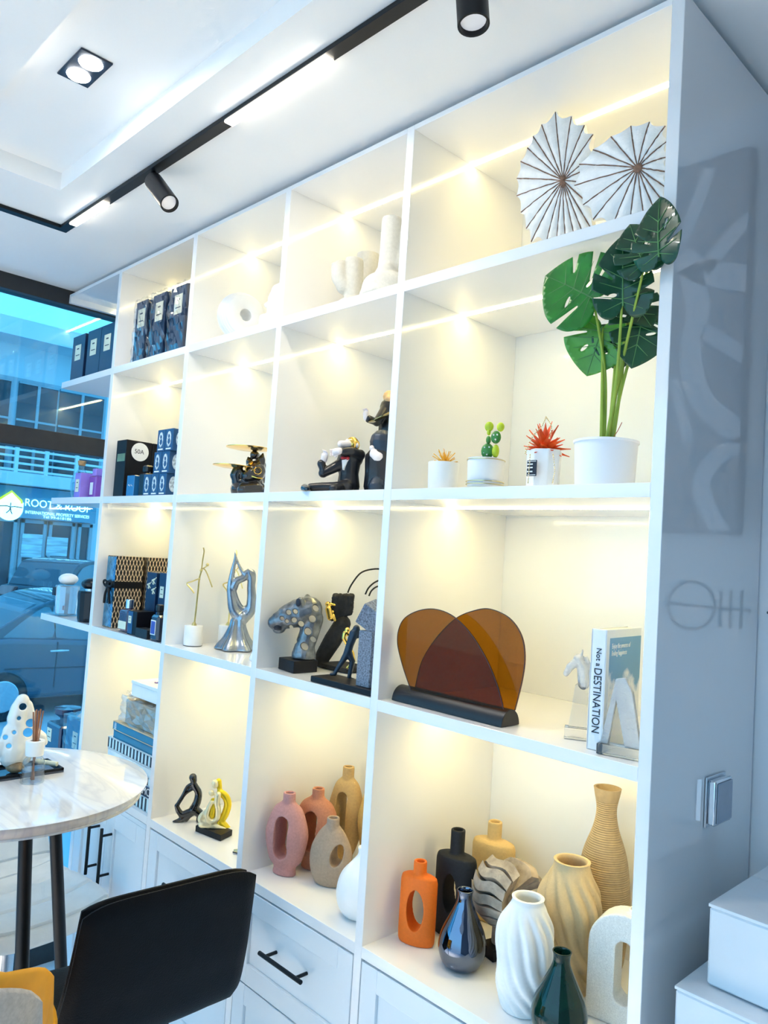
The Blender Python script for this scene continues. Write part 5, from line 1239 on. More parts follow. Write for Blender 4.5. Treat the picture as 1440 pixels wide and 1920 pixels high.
# fanned shell stone
x, y = 1.545, 0.195
stone = mat('weathered_grey_stone', (0.40, 0.34, 0.28), 0.85, var=0.3, vscale=40, bump=0.6, bscale=200)
t = thing('fanned_shell_sculpture', 'grey stone sculpture like an opened fan of scalloped shell plates on a black block', 'sculpture', (x, y, S4))
a0 = face(x, y, 0.70); M4 = placed(x, y, S4, a0)
MB().box(-.030, .030, -.022, .022, 0, .022, M4).build('block', M['blackcard'], t, bevel=.001)
Pv = Vector((.018, 0, .110))
def plate(th, L, wd, tk, name, lift=0.0):
    """one scalloped plate hinged on the pivot, th = direction in the x-z plane"""
    ns, nr = 16, 8; k = MB(); vs = []; fs = []
    dx, dz = math.cos(th), math.sin(th); nx, nz = -dz, dx
    for s_ in (1, -1):
        for j in range(ns + 1):
            b = -1 + 2 * j / ns
            for i in range(nr + 1):
                r = .10 + .90 * i / nr
                rr = L * r * (1 - .22 * abs(b) ** 2.5); yy = wd * b * (r ** .8)
                cv = .0045 * math.sin(b * 4.2 + .6) * r * r - .012 * r * r + s_ * tk * (.35 + .65 * r) * .5
                p = Pv + Vector((dx * rr + nx * cv, yy, dz * rr + nz * cv)); vs.append(M4 @ p)
    w_ = nr + 1; N = (ns + 1) * w_
    for j in range(ns):
        for i in range(nr):
            q = (j * w_ + i, j * w_ + i + 1, (j + 1) * w_ + i + 1, (j + 1) * w_ + i)
            fs.append(q); fs.append(tuple(N + e for e in reversed(q)))
    bd = [j * w_ + nr for j in range(ns + 1)] ; bd2 = [ns * w_ + i for i in range(nr, -1, -1)]; bd3 = [j * w_ for j in range(ns, -1, -1)]; bd4 = [i for i in range(nr + 1)]
    loop = bd + bd2[1:] + bd3[1:] + bd4[1:-1]
    for i in range(len(loop)):
        a, b = loop[i], loop[(i + 1) % len(loop)]
        if a != b: fs.append((a, N + a, N + b, b))
    k.add(vs, fs); return k.build(name, stone, t, angle=60)
for i, th in enumerate([48, 72, 122, 143, 164, 184, 204, 223, 241, 258]):
    plate(math.radians(th), (.074 if i > 1 else .070) - .0022 * max(0, i - 3), .046 if i < 2 else .048, .019, 'shell_plate')
k = MB()
for i in range(13):
    th = math.radians(-70 + i * 11); e = Pv + Vector((math.cos(th) * .040, -.012 - .004 * math.sin(i), math.sin(th) * .048))
    k.tube(spline([M4 @ (Pv + Vector((0, -.020, 0))), M4 @ (Pv.lerp(e, .55) + Vector((0, -.010, .0))), M4 @ e], 4), [.0022, .0026, .003, .0034, .0038, .004, .0042, .0044, .0046], 7)
k.lathe([(0, -.014), (.030, -.012), (.034, 0), (.030, .014), (0, .016)], 24, M4=M4 @ Matrix.Translation(Pv) @ Matrix.Rotation(PI / 2, 4, 'X'))
k.limb([M4 @ Vector((.004, 0, .02)), M4 @ Vector((.01, 0, .06)), M4 @ Pv], [.018, .022, .022], 12)
k.build('shell_core', stone, t)
# ================================================================== AMBER LETTER HOLDER, BOOK, CRYSTAL
y1, y2 = 0.038, 0.062
p0 = py(752, 1300, 0.05); p1 = py(958, 1340, 0.05)
t = thing('amber_holder', 'two overlapping amber acrylic petals standing in a black half-round bar', 'ornament', ((p0.x + p1.x) / 2, 0.05, S3))
k = MB(); R_ = 0.0265; hc = [(R_ * math.cos(PI * i / 20), (R_ + .003) * math.sin(PI * i / 20)) for i in range(21)]
k.prism(hc, lambda a, b: Vector((p0.x, 0.05 + a, S3 + b)), (p1.x - p0.x, 0, 0)); k.build('bar', mat('satin_black', (0.012, 0.012, 0.014), 0.38, var=.1), t, bevel=.0008, angle=50)
amber = bpy.data.materials.new('amber_acrylic'); amber.use_nodes = True
nt, b_ = nodes(amber)
for n_ in list(nt.nodes):
    if n_.type != 'OUTPUT_MATERIAL': nt.nodes.remove(n_)
o_ = [n_ for n_ in nt.nodes if n_.type == 'OUTPUT_MATERIAL'][0]
tr = nt.nodes.new('ShaderNodeBsdfTransparent'); gl_ = nt.nodes.new('ShaderNodeBsdfGlossy'); mx = nt.nodes.new('ShaderNodeMixShader'); fr = nt.nodes.new('ShaderNodeValue'); fr.outputs[0].default_value = 0.035
ns_ = nt.nodes.new('ShaderNodeTexNoise'); ns_.inputs['Scale'].default_value = 8; rp_ = nt.nodes.new('ShaderNodeValToRGB')
rp_.color_ramp.elements[0].color = (0.56, 0.34, 0.085, 1); rp_.color_ramp.elements[1].color = (0.60, 0.37, 0.095, 1)
nt.links.new(ns_.outputs['Fac'], rp_.inputs['Fac']); nt.links.new(rp_.outputs['Color'], tr.inputs['Color'])
gl_.inputs['Roughness'].default_value = 0.01; gl_.inputs['Color'].default_value = (1, .75, .5, 1)
nt.links.new(fr.outputs[0], mx.inputs['Fac']); nt.links.new(tr.outputs['BSDF'], mx.inputs[1]); nt.links.new(gl_.outputs['BSDF'], mx.inputs[2]); nt.links.new(mx.outputs['Shader'], o_.inputs['Surface'])
LA = [(772, 1296), (755, 1245), (746, 1200), (755, 1165), (780, 1147), (815, 1142), (850, 1155), (885, 1190), (915, 1240), (935, 1290), (945, 1330)]
LB = [(778, 1296), (792, 1240), (820, 1195), (855, 1160), (890, 1145), (920, 1142), (955, 1158), (978, 1190), (985, 1230), (980, 1275), (966, 1332)]
for L, yy in ((LA, y1), (LB, y2)):
    pl = [(p.x, p.z) for p in [py(a, b, yy) for a, b in L]]
    pl = [(p.x, p.y) for p in spline([(a, b, 0) for a, b in pl], 6)]
    k = MB().prism(pl, lambda a, b: Vector((a, yy - .0015, b)), (0, .003, 0)).build('petal', amber, t, smooth=False)
    MB().tube([Vector((a, yy - .0016, b)) for a, b in pl], 0.0009, 6).build('petal_rim', M['ink'], k)
# book standing up
A0 = pz(1099, 1403, S3); B0 = pz(1130, 1408, S3)
e1 = Vector((.995, .10, 0)); e1.normalize(); wsp = .0265; e2 = Vector((-e1.y, e1.x, 0))
# cover runs back to the wall side
if e2.y < 0: e2 = -e2
cv = (Vector((py(1208, 1190, 0.12).x - B0.x, 0.12 - B0.y, 0))); cv = e2
hb = py(1108, 1178, A0.y).z - S3
wb = 0.140
t = thing('standing_book', 'white book standing upright, its cover showing a blue sky with clouds', 'book', (A0.x, A0.y, S3))
bkwhite = mat('book_white', (0.80, 0.83, 0.85), 0.45, var=.02)
def slab(o0, a, la, b, lb_, h0, h1):
    k = MB(); P = [o0, o0 + a * la, o0 + a * la + b * lb_, o0 + b * lb_]
    k.add([p + Vector((0, 0, h0)) for p in P] + [p + Vector((0, 0, h1)) for p in P], [(3, 2, 1, 0), (4, 5, 6, 7), (0, 1, 5, 4), (1, 2, 6, 5), (2, 3, 7, 6), (3, 0, 4, 7)]); return k
o0 = Vector((A0.x, A0.y, S3))
slab(o0 + e1 * .002 + e2 * .003, e1, wsp - .004, e2, wb - .006, .002, hb - .002).build('pages', pages, t, smooth=False)
slab(o0, e1, wsp, e2, .003, 0, hb).build('spine', bkwhite, t, bevel=.0008)
slab(o0, e1, .002, e2, wb, 0, hb).build('back_cover', bkwhite, t, smooth=False)
fcv = slab(o0 + e1 * (wsp - .002), e1, .002, e2, wb, 0, hb).build('front_cover', bkwhite, t, smooth=False)
def skymat():
    m = mat('cloud_print', (0.2, 0.4, 0.6), 0.4)
    nt, b = nodes(m); tc = [n for n in nt.nodes if n.type == 'TEX_COORD'][0]
    n = nt.nodes.new('ShaderNodeTexNoise'); n.inputs['Scale'].default_value = 22; n.inputs['Detail'].default_value = 6
    nt.links.new(tc.outputs['Object'], n.inputs['Vector'])
    sp = nt.nodes.new('ShaderNodeSeparateXYZ'); nt.links.new(tc.outputs['Object'], sp.inputs[0])
    ma = nt.nodes.new('ShaderNodeMath'); ma.operation = 'MULTIPLY_ADD'; nt.links.new(sp.outputs['Z'], ma.inputs[0]); ma.inputs[1].default_value = -5.2; ma.inputs[2].default_value = 0.62
    ad = nt.nodes.new('ShaderNodeMath'); ad.operation = 'ADD'; nt.links.new(n.outputs['Fac'], ad.inputs[0]); nt.links.new(ma.outputs[0], ad.inputs[1])
    r = nt.nodes.new('ShaderNodeValToRGB'); e = r.color_ramp.elements
    e[0].position = .50; e[0].color = S(104, 160, 200); e[1].position = .62; e[1].color = S(235, 238, 242)
    nt.links.new(ad.outputs[0], r.inputs['Fac']); nt.links.new(r.outputs['Color'], b.inputs['Base Color'])
    return m
slab(o0 + e1 * wsp + e2 * .012, e1, .0004, e2, wb - .012, hb * .10, hb * .93).build('cover_picture', skymat(), fcv, smooth=False)
text('Enjoy the process of', 'lettering', M['paper'], .0115, o0 + e1 * (wsp + .0008) + e2 * .018 + Vector((0, 0, hb * .86)), e2, (0, 0, 1), fcv, xs=.78, shear=.2)
text('finding happiness', 'lettering', M['paper'], .0115, o0 + e1 * (wsp + .0008) + e2 * .018 + Vector((0, 0, hb * .80)), e2, (0, 0, 1), fcv, xs=.78, shear=.2)
sn = o0 - e2 * .0006
t1 = text('Not a', 'lettering', M['ink'], .0125, sn + e1 * (wsp * .52) + Vector((0, 0, hb * .845)), (0, 0, -1), e1, t, xs=1.0)
t2 = text('DESTINATION', 'lettering', M['ink'], .0185, sn + e1 * (wsp * .50) + Vector((0, 0, hb * .68)), (0, 0, -1), e1, t, xs=.87)
# crystals
crys = mat('crystal', (0.95, 0.96, 0.97), 0.02, trans=0.92, ior=1.5, var=.01); rough_c = mat('rough_crystal', (0.92, 0.93, 0.94), 0.25, trans=0.6, ior=1.5, var=.1, bump=1, bscale=160)
GC = 'clear crystal ornaments beside the book'
c0 = pz(1085, 1382, S3)
def horse(label, c0, ang, s=1.0):
    """crystal horse head rearing from a sloping shaft on a clear block"""
    t = thing('crystal_horse', label, 'ornament', (c0.x, c0.y, S3), GC, )
    M4 = placed(c0.x, c0.y, S3, ang) @ Matrix.Scale(s, 4)
    MB().box(-.022, .030, -.014, .014, 0, .018, M4).build('crystal_base', crys, t, bevel=.001, smooth=False)
    k = MB(); k.prism([(-.016, .0182), (.020, .0182), (.014, .075), (.004, .098), (-.008, .088), (-.012, .05)], lambda a, b: M4 @ Vector((a, -.008, b)), M4.to_3x3() @ Vector((0, .016, 0)))
    k.build('crystal_shaft', crys, t, bevel=.001, smooth=False)
    k = MB(); k.limb([M4 @ Vector(p) for p in ((.006, 0, .092), (.004, 0, .118), (-.004, 0, .132), (-.018, 0, .118), (-.024, 0, .106))], [.010, .011, .010, .007, .005], 8)
    k.limb([M4 @ Vector(p) for p in ((.0, .004, .138), (.002, .005, .150))], [.003, .001], 6); k.limb([M4 @ Vector(p) for p in ((.0, -.004, .138), (.002, -.005, .150))], [.003, .001], 6)
    k.limb([M4 @ Vector(p) for p in ((.008, 0, .136), (.014, 0, .120), (.014, 0, .100))], [.004, .005, .003], 6)
    blob(k, 'horse_head', rough_c, t, .0016, 1)
    return t
horse('clear crystal horse head on a clear block, before the spine of the standing book', pz(1080, 1392, S3) + Vector((-.016, .03, 0)), face(c0.x, c0.y))
c1 = pz(1175, 1408, S3)
t = thing('crystal_arch', 'clear crystal arch ornament in front of the standing book cover', 'ornament', (c1.x, c1.y, S3), GC)
M4 = placed(1.872, 0.035, S3, 0.25)
MB().box(-.036, .036, -.012, .012, 0, .016, M4).build('crystal_base', crys, t, bevel=.001, smooth=False)
k = MB(); k.prism([(-.032, .0162), (-.020, .0162), (-.010, .085), (.006, .0162), (.030, .0162), (.014, .100), (.002, .122), (-.012, .118)], lambda a, b: M4 @ Vector((a, -.006, b)), M4.to_3x3() @ Vector((0, .012, 0)))
k.build('crystal_leg', rough_c, t, bevel=.0008, smooth=False)
# ================================================================== POT PLANTS
def potp(r, h): return [(0, 0), (r * .92, 0), (r * .94, .001), (r, h - .002), (r * .99, h), (r * .9, h), (r * .88, h - .006), (0, h - .006)]
soil = mat('dark_soil', (0.05, 0.03, 0.02), 0.9, var=.4, vscale=200)
def spiky(parent, c, n, L, w, m, seed, name='leaf', up=0.35):
    rnd = random.Random(seed)
    for i in range(n):
        a = 2 * PI * i * 0.381966 ; el = up + (1.45 - up) * (i / n); ln = L * (0.75 + .45 * rnd.random()) * (.8 + .3 * (i / n))
        d = Vector((math.cos(a) * math.cos(el), math.sin(a) * math.cos(el), math.sin(el))); s = d.cross(Vector((0, 0, 1))).normalized(); nn = s.cross(d)
        pts = []; N = 6
        k = MB(); vs = []
        for j in range(N + 1):
            f = j / N; ww = w * math.sin(PI * min(1, f * .85 + .15)) ** .8 * (1 - f) ** .5 if j < N else 0.0003
            p = c + d * (ln * f) + nn * (-ln * .25 * f * f * math.cos(el)) + Vector((0, 0, .0005))
            vs += [p - s * ww + nn * ww * .75, p - nn * .0008, p + s * ww + nn * ww * .75, p + nn * .0010]
        fs = []
        for j in range(N):
            for q in range(4): fs.append((j * 4 + q, j * 4 + (q + 1) % 4, j * 4 + 4 + (q + 1) % 4, j * 4 + 4 + q))
        fs += [(3, 2, 1, 0), (N * 4, N * 4 + 1, N * 4 + 2, N * 4 + 3)]
        k.add(vs, fs).build(name, m, parent)
y0 = 0.065
x = py(831, 890, y0).x; zt_ = S2
p1h = py(831, 868, y0).z - S2
t = thing('potted_air_plant', 'small white pot with a spiky orange air plant', 'plant', (x, y0, S2), 'small potted plants on the wide shelf')
pot = MB().lathe(potp(.0315, p1h), 36, c=(x, y0, S2)).build('pot', M['white'], t, angle=50)
spiky(t, Vector((x + .003, y0, S2 + p1h - .006)), 26, .032, .0022, mat('orange_leaf', (0.85, 0.42, 0.03), .5, var=.25), 3, up=.45)
x = py(910, 890, y0).x; p2h = py(910, 861, y0).z - S2
t = thing('potted_cactus', 'white pot with gold rings holding a green paddle cactus', 'plant', (x, y0, S2), 'small potted plants on the wide shelf')
MB().lathe(potp(.0355, p2h), 40, c=(x, y0, S2)).build('pot', M['white'], t, angle=50)
for z_ in (p2h - .003, .016, .0105, .003):
    MB().tube([(x + .0362 * math.cos(a), y0 + .0362 * math.sin(a), S2 + z_) for a in [2 * PI * i / 40 for i in range(40)]], .0009, 6, closed=True).build('gold_ring', M['palegold'], t)
MB().lathe([(0, 0), (.031, 0), (.031, .001), (0, .001)], 24, c=(x, y0, S2 + p2h - .0055)).build('soil', soil, t)
cac = mat('cactus_green', (0.06, 0.26, 0.05), 0.35, var=.3, vscale=80); cacl = mat('lime_cactus', (0.50, 0.62, 0.03), 0.35, var=.15, vscale=80)
Zq = lambda a, b: py(760 + a / 3, 740 + b / 3, y0)
for (a, b, rx, rz, m_) in ((462, 318, .0125, .0155, cac), (508, 318, .007, .013, cacl), (510, 240, .0098, .0125, cac), (468, 255, .005, .008, cac), (472, 180, .0088, .0098, cacl), (536, 182, .0075, .0090, cacl), (470, 212, .004, .006, cacl)):
    p = Zq(a, b); MB().ball(p, (rx, .0055, rz), 16, Matrix.Rotation(.5, 3, 'Z')).build('paddle', m_, t)
k = MB(); rnd = random.Random(2)
for (a, b) in ((450, 300), (475, 298), (462, 340), (445, 330), (500, 230), (520, 228), (510, 255)):
    k.ball(Zq(a, b) + Vector((.003, -.0055, 0)), .0018, 6)
k.build('spine_tuft', M['white'], t); t.children[-1]['kind'] = 'stuff'
x = py(1019, 880, y0).x; p3h = py(1019, 845, y0).z - S2
t = thing('potted_bromeliad', 'white pot with a black badge, its spiky red plant hung with a bead chain', 'plant', (x, y0, S2), 'small potted plants on the wide shelf')
MB().lathe([(r, z) for r, z in potp(.033, p3h)], 8, c=(x, y0, S2), sy=.9).build('pot', M['white'], t, bevel=.003)
spiky(t, Vector((x, y0, S2 + p3h - .008)), 34, .052, .0100, mat('scarlet_leaf', (0.80, 0.10, 0.015), .4, var=.25), 8, up=.12)
bd = mat('pearl_bead', (0.85, 0.70, 0.40), .2, metal=.5)
k = MB()
for pts in ([(985, 850), (998, 820), (1015, 800), (1024, 782)], [(1024, 782), (1034, 800), (1030, 822)], [(1037, 852), (1040, 880), (1036, 905)], [(994, 852), (992, 880), (990, 905)]):
    for p in spline(A([(a, b, -.034) for a, b in pts], Pl(x, y0)), 7): k.ball(p, .0014, 6)
ob = k.build('bead_chain', bd, t); ob['kind'] = 'stuff'
p_ = A([(994, 878, -.031)], Pl(x, y0))[0]
bdg = MB().box(p_.x - .006, p_.x + .014, p_.y - .0012, p_.y, p_.z - .014, p_.z + .014).build('badge', M['ink'], t, smooth=False)
k = MB(); 
k.box(p_.x - .0045, p_.x + .0125, p_.y - .0017, p_.y - .0012, p_.z - .0125, p_.z - .0115).box(p_.x - .0045, p_.x + .0125, p_.y - .0017, p_.y - .0012, p_.z + .0115, p_.z + .0125)
for zz_ in (-.006, .001, .007): k.box(p_.x - .005, p_.x + .006, p_.y - .0017, p_.y - .0012, p_.z + zz_ - .0012, p_.z + zz_ + .0012)
k.build('badge_bar', M['paper'], bdg, smooth=False)
# monstera
y0 = 0.062
pc = py(1131, 905, y0); x = pc.x + .002; p4h = py(1132, 829, y0).z - S2
t = thing('potted_monstera', 'tall green monstera plant in a white round pot beside the end panel', 'plant', (x, y0, S2))
r4 = .0525
MB().lathe([(0, 0), (r4 * .90, 0), (r4 * .92, .001), (r4 * .985, p4h - .004), (r4 * 1.03, p4h - .0035), (r4 * 1.03, p4h), (r4 * .95, p4h), (r4 * .93, p4h - .012), (0, p4h - .012)], 48, c=(x, y0, S2)).build('pot', mat('white_pot', (0.84, 0.85, 0.88), .4, var=.015), t, angle=40)
MB().lathe([(0, 0), (r4 * .90, 0), (r4 * .90, .001), (0, .001)], 32, c=(x, y0, S2 + p4h - .0115)).build('soil', soil, t)
gd = mat('dark_green_leaf', (0.008, 0.060, 0.022), 0.32, var=.35, vscale=25, coat=.25); gm = mat('green_leaf', (0.025, 0.22, 0.022), 0.34, var=.3, vscale=25, coat=.25); gl2 = mat('light_green_leaf', (0.10, 0.34, 0.045), 0.38, var=.25, vscale=25, coat=.2)
vein = mat('leaf_vein', (0.10, 0.26, 0.08), .45); stemm = mat('green_stem', (0.30, 0.42, 0.05), .45, var=.2, vscale=20)
def halfline():
    return [(0, .03), (.07, -.10), (.20, -.18), (.36, -.14), (.48, .02), (.52, .20), (.50, .40), (.42, .60), (.28, .79), (.13, .93), (0, 1.02)]
def leaf_mesh(notches, holes, seed):
    def side(sg, nts):
        pts = [(p.x * sg, p.y) for p in spline([(a, b, 0) for a, b in halfline()], 10)]
        out = []
        for i, (a, b) in enumerate(pts):
            skip = False
            for (f, dep, wd) in nts:
                ci = int(f * (len(pts) - 1))
                if abs(i - ci) < wd:
                    skip = True
                    if i == ci:
                        p = Vector((a, b)); ax = Vector((0, max(.08, b - .22 - .12 * abs(a)))); v_ = ax - p
                        q = p + v_ * dep; pr_ = Vector((-v_.y, v_.x)).normalized() * .016
                        if sg < 0: pr_ = -pr_
                        c1 = pts[max(ci - wd, 0)]; c2 = pts[min(ci + wd, len(pts) - 1)]
                        m1 = Vector(c1).lerp(q, .6); m2 = Vector(c2).lerp(q, .6)
                        s1 = pr_ if (m1 - m2).dot(pr_) > 0 else -pr_
                        out += [tuple(Vector(c1).lerp(q, .55) + s1 * .35), tuple(q + s1), tuple(q + v_.normalized() * .016), tuple(q - s1), tuple(Vector(c2).lerp(q, .55) - s1 * .35)]
            if not skip: out.append((a, b))
        return out
    R_ = side(1, notches[0]); L_ = side(-1, notches[1])
    outline = R_ + list(reversed(L_))[1:-1]
    from mathutils.geometry import delaunay_2d_cdt
    vs = [Vector(p) for p in outline]; n0 = len(vs); es = [(i, (i + 1) % n0) for i in range(n0)]
    hs = []
    for (cx_, cy_, rx, ry, an) in holes:
        h = [Vector((cx_ + rx * math.cos(a) * math.cos(an) - ry * math.sin(a) * math.sin(an), cy_ + rx * math.cos(a) * math.sin(an) + ry * math.sin(a) * math.cos(an))) for a in [2 * PI * i / 14 for i in range(14)]]
        s0 = len(vs); vs += h; es += [(s0 + i, s0 + (i + 1) % 14) for i in range(14)]; hs.append(h)
    for i in range(-9, 10):
        for j in range(-3, 17):
            vs.append(Vector((i * .0605 + .003, j * .0655 + .005)))
    r = delaunay_2d_cdt(vs, es, [], 0, 1e-5)
    V2, F2 = r[0], r[2]
    def inside(p, pl):
        c_ = False; n_ = len(pl); j = n_ - 1
        for i in range(n_):
            if (pl[i][1] > p[1]) != (pl[j][1] > p[1]) and p[0] < (pl[j][0] - pl[i][0]) * (p[1] - pl[i][1]) / (pl[j][1] - pl[i][1]) + pl[i][0]: c_ = not c_
            j = i
        return c_
    fs = []
    for f in F2:
        c_ = sum((V2[i] for i in f), Vector((0, 0))) / len(f)
        if inside(c_, outline) and not any(inside(c_, h) for h in hs): fs.append(tuple(f))
    return [(v[0], v[1]) for v in V2], fs
NT = [([(.52, .62, 3), (.66, .62, 3)], [(.50, .62, 3), (.68, .6, 3)]), ([(.46, .6, 3), (.60, .64, 3), (.75, .5, 2)], [(.55, .66, 3)]), ([(.58, .6, 3)], [(.47, .62, 3), (.62, .62, 3)])]
HO = [[(.17, .42, .035, .085, -.5), (-.17, .16, .075, .028, .1)], [(-.18, .35, .08, .025, .35), (.15, .2, .07, .025, -.2)], [(.16, .5, .028, .09, -.4), (-.15, .45, .03, .08, .5)]]
def leaf(base, tip, normal, wscale, m, kind, parent, cup=.18, droop=.15):
    base = Vector(base); tip = Vector(tip); ax = tip - base; L = ax.length; ax.normalize()
    nrm = Vector(normal); nrm = (nrm - ax * nrm.dot(ax)).normalized(); sd = ax.cross(nrm)
    P2, F2 = leaf_mesh(NT[kind], HO[kind], kind)
    def mp(a, b):
        h = cup * abs(a) ** 1.3 * (1) - droop * max(0, b) ** 2 + .02 * math.sin(9 * b + 3 * a) * abs(a) * 2
        return base + sd * (a * L * wscale) + ax * (b * L) + nrm * (h * L)
    k = MB(); k.add([mp(a, b) for a, b in P2], F2)
    ob = k.build('leaf', m, parent, angle=80)
    so = ob.modifiers.new('s', 'SOLIDIFY'); so.thickness = .0007
    kv = MB(); kv.tube([mp(0, b / 10 * .98) + nrm * .0006 for b in range(0, 11)], [.0016 - .00012 * i for i in range(11)], 6)
    for b0, a1, b1 in ((.06, .36, -.06), (.10, .44, .16), (.24, .42, .36), (.40, .34, .56), (.58, .22, .76)):
        for sg in (1, -1): kv.tube([mp(sg * a1 * f * .92, b0 + (b1 - b0) * f) + nrm * .0005 for f in (0, .35, .7, 1)], [.0009, .0007, .0005, .0003], 5)
    kv.build('vein', vein, ob)
    return ob
def P3(u, v, yy): return py(u, v, yy)
toc = lambda p: (CAM - Vector(p)).normalized()
LV = [  # base, tip, y base, y tip, normal tweak, width, material, kind
    ((1168, 574), (1167, 440), 0.006, -0.020, (-.05, 0, .10), .84, gd, 0),
    ((1112, 560), (1022, 512), 0.030, -0.005, (.10, -.1, .25), 1.45, gm, 1),
    ((1236, 482), (1228, 366), -0.034, -0.042, (-.50, .1, .15), .85, gd, 2),
    ((1208, 500), (1178, 416), -0.014, -0.022, (-.2, 0, .3), .95, gd, 0),
    ((1130, 612), (1100, 700), 0.062, 0.050, (.05, .1, .85), 1.35, gl2, 2),
    ((1205, 590), (1188, 684), 0.060, 0.045, (.25, .1, .7), 1.15, gd, 1),
    ((1180, 560), (1222, 604), 0.06, 0.05, (-.1, .3, .55), 1.1, gd, 0),
    ((1158, 620), (1160, 690), 0.085, 0.08, (0, .2, .7), 1.25, gd, 1),
]
for (b, tpp, yb, yt, tw, ws, m_, kd) in LV:
    B = P3(*b, yb); Tt = P3(*tpp, yt); leaf(B, Tt, toc(B) + Vector(tw), ws, m_, kd, t)
for pts, ys in (([(1128, 840), (1129, 740), (1130, 615)], (.06, .06, .062)), ([(1135, 840), (1155, 720), (1166, 574)], (.06, .045, .008)), ([(1137, 840), (1160, 700), (1190, 560), (1232, 478)], (.072, .07, .055, -.032)), ([(1143, 840), (1165, 730), (1205, 590)], (.07, .068, .062)), ([(1131, 840), (1134, 700), (1112, 560)], (.062, .065, .032)), ([(1139, 840), (1158, 720), (1208, 500)], (.07, .06, -.012)), ([(1141, 840), (1150, 730), (1158, 620)], (.075, .08, .086)), ([(1146, 842), (1164, 720), (1180, 560)], (.07, .065, .062))):
    P_ = [P3(u, v, yy) for (u, v), yy in zip(pts, ys)]; P_[0].z = S2 + p4h - .011
    sp_ = spline(P_, 8); MB().tube(sp_, [.0040 - .0022 * i / (len(sp_) - 1) for i in range(len(sp_))], 8).build('stem', stemm, t)
MB().tube(A([(1147, 825, .0), (1158, 808, -.005), (1166, 792, -.01)], y0), .0006, 5).build('twig', mat('red_twig', (.35, .06, .03), .6), t)
# ================================================================== TABLE, STOOLS, CARTONS, WALL ART
TCX, TCY, TZ, TR = 0.585, -0.43, 1.0, 0.308
t = thing('bistro_table', 'round white marble bistro table on black splayed legs', 'table', (TCX, TCY, 0))
marble = mat('white_marble', (0.80, 0.79, 0.79), 0.07, var=.02, coat=.6)
nt, b = nodes(marble); tc = [n for n in nt.nodes if n.type == 'TEX_COORD'][0]
mp = nt.nodes.new('ShaderNodeMapping'); mp.inputs['Rotation'].default_value = (0, 0, 0.75); mp.inputs['Scale'].default_value = (1.0, 6.0, 1)
n1 = nt.nodes.new('ShaderNodeTexNoise'); n1.inputs['Scale'].default_value = 2.2; n1.inputs['Detail'].default_value = 8; n1.inputs['Distortion'].default_value = 1.2
nt.links.new(tc.outputs['Object'], mp.inputs['Vector']); nt.links.new(mp.outputs['Vector'], n1.inputs['Vector'])
r = nt.nodes.new('ShaderNodeValToRGB'); e = r.color_ramp.elements
e[0].position = .44; e[0].color = (.80, .79, .79, 1); e[1].position = .56; e[1].color = (.80, .80, .80, 1)
em = e.new(.50); em.color = (.68, .68, .72, 1)
nt.links.new(n1.outputs['Fac'], r.inputs['Fac']); nt.links.new(r.outputs['Color'], b.inputs['Base Color'])
MB().lathe(prof([(0, -.030), (TR - .03, -.030), (TR - .008, -.027), (TR, -.015), (TR - .004, -.004), (TR - .014, 0), (0, 0)], 5), 96, c=(TCX, TCY, TZ)).build('tabletop', marble, t, angle=60)
for a in (5, 95, 185, 275):
    a = math.radians(a); d = Vector((math.cos(a), math.sin(a), 0))
    MB().tube([Vector((TCX, TCY, TZ - .031)) + d * .120, Vector((TCX, TCY, .0)) + d * .250], .0145, 16).build('leg', M['black'], t)
MB().tube([(TCX, TCY, TZ - .040), (TCX, TCY, TZ - .0305)], .15, 28).build('mount_plate', M['black'], t)
# reed diffuser
c0 = pz(60, 1466, TZ); c0.z = TZ
t = thing('reed_diffuser', 'clear glass reed diffuser with a white collar and brown sticks on the marble table', 'diffuser', (c0.x, c0.y, TZ))
rr = .0245
hz = py(63, 1420, c0.y).z - TZ; hn = py(63, 1386, c0.y).z - TZ
MB().lathe(prof([(0, 0), (rr, 0), (rr + .001, .004), (rr, hz - .012), (rr * .85, hz - .002), (rr * .62, hz + .004), (rr * .62, hz + .006), (0, hz + .006)], 3), 32, c=(c0.x, c0.y, TZ)).build('bottle', M['glass'], t, angle=60)
MB().lathe([(0, .003), (rr * .90, .003), (rr * .92, hz * .55), (0, hz * .55)], 28, c=(c0.x, c0.y, TZ)).build('oil', thin('pale_oil', (.93, .93, .96), .0), t)
MB().lathe([(rr * .63, hz + .0065), (rr * .80, hz + .0065), (rr * .86, hn - .002), (rr * .84, hn), (rr * .45, hn), (rr * .42, hz + .01)], 32, c=(c0.x, c0.y, TZ)).build('collar', M['whitem'], t, angle=40)
tp = py(58, 1280, c0.y)
stick = mat('brown_reed', (.38, .17, .09), .6, var=.25)
for i, (dx_, dy_, h_) in enumerate(((-.010, .0, .165), (-.006, .006, .166), (-.002, -.004, .164), (-.008, -.006, .160), (.014, .004, .166), (-.004, .002, .163))):
    MB().tube([(c0.x + dx_ * .35 * -1, c0.y - dy_ * .4, TZ + .005), (c0.x + dx_ * .6, c0.y + dy_ * .6, TZ + hn), (c0.x + dx_ * 1.1, c0.y + dy_ * 1.3, TZ + h_)], .0019, 8).build('reed', stick, t)
wrn = MB(); pl = [Vector((0, .0, .010)), Vector((.010, 0, .0)), Vector((0, 0, -.010)), Vector((-.010, 0, 0))]
lc = Vector((c0.x, c0.y, TZ + .022)) + Vector((-.10, -.95, 0)).normalized() * (rr + .0008)
wrn.tube([lc + p for p in pl], .0006, 5, closed=True); wrn.build('warning_diamond', M['ink'], t)
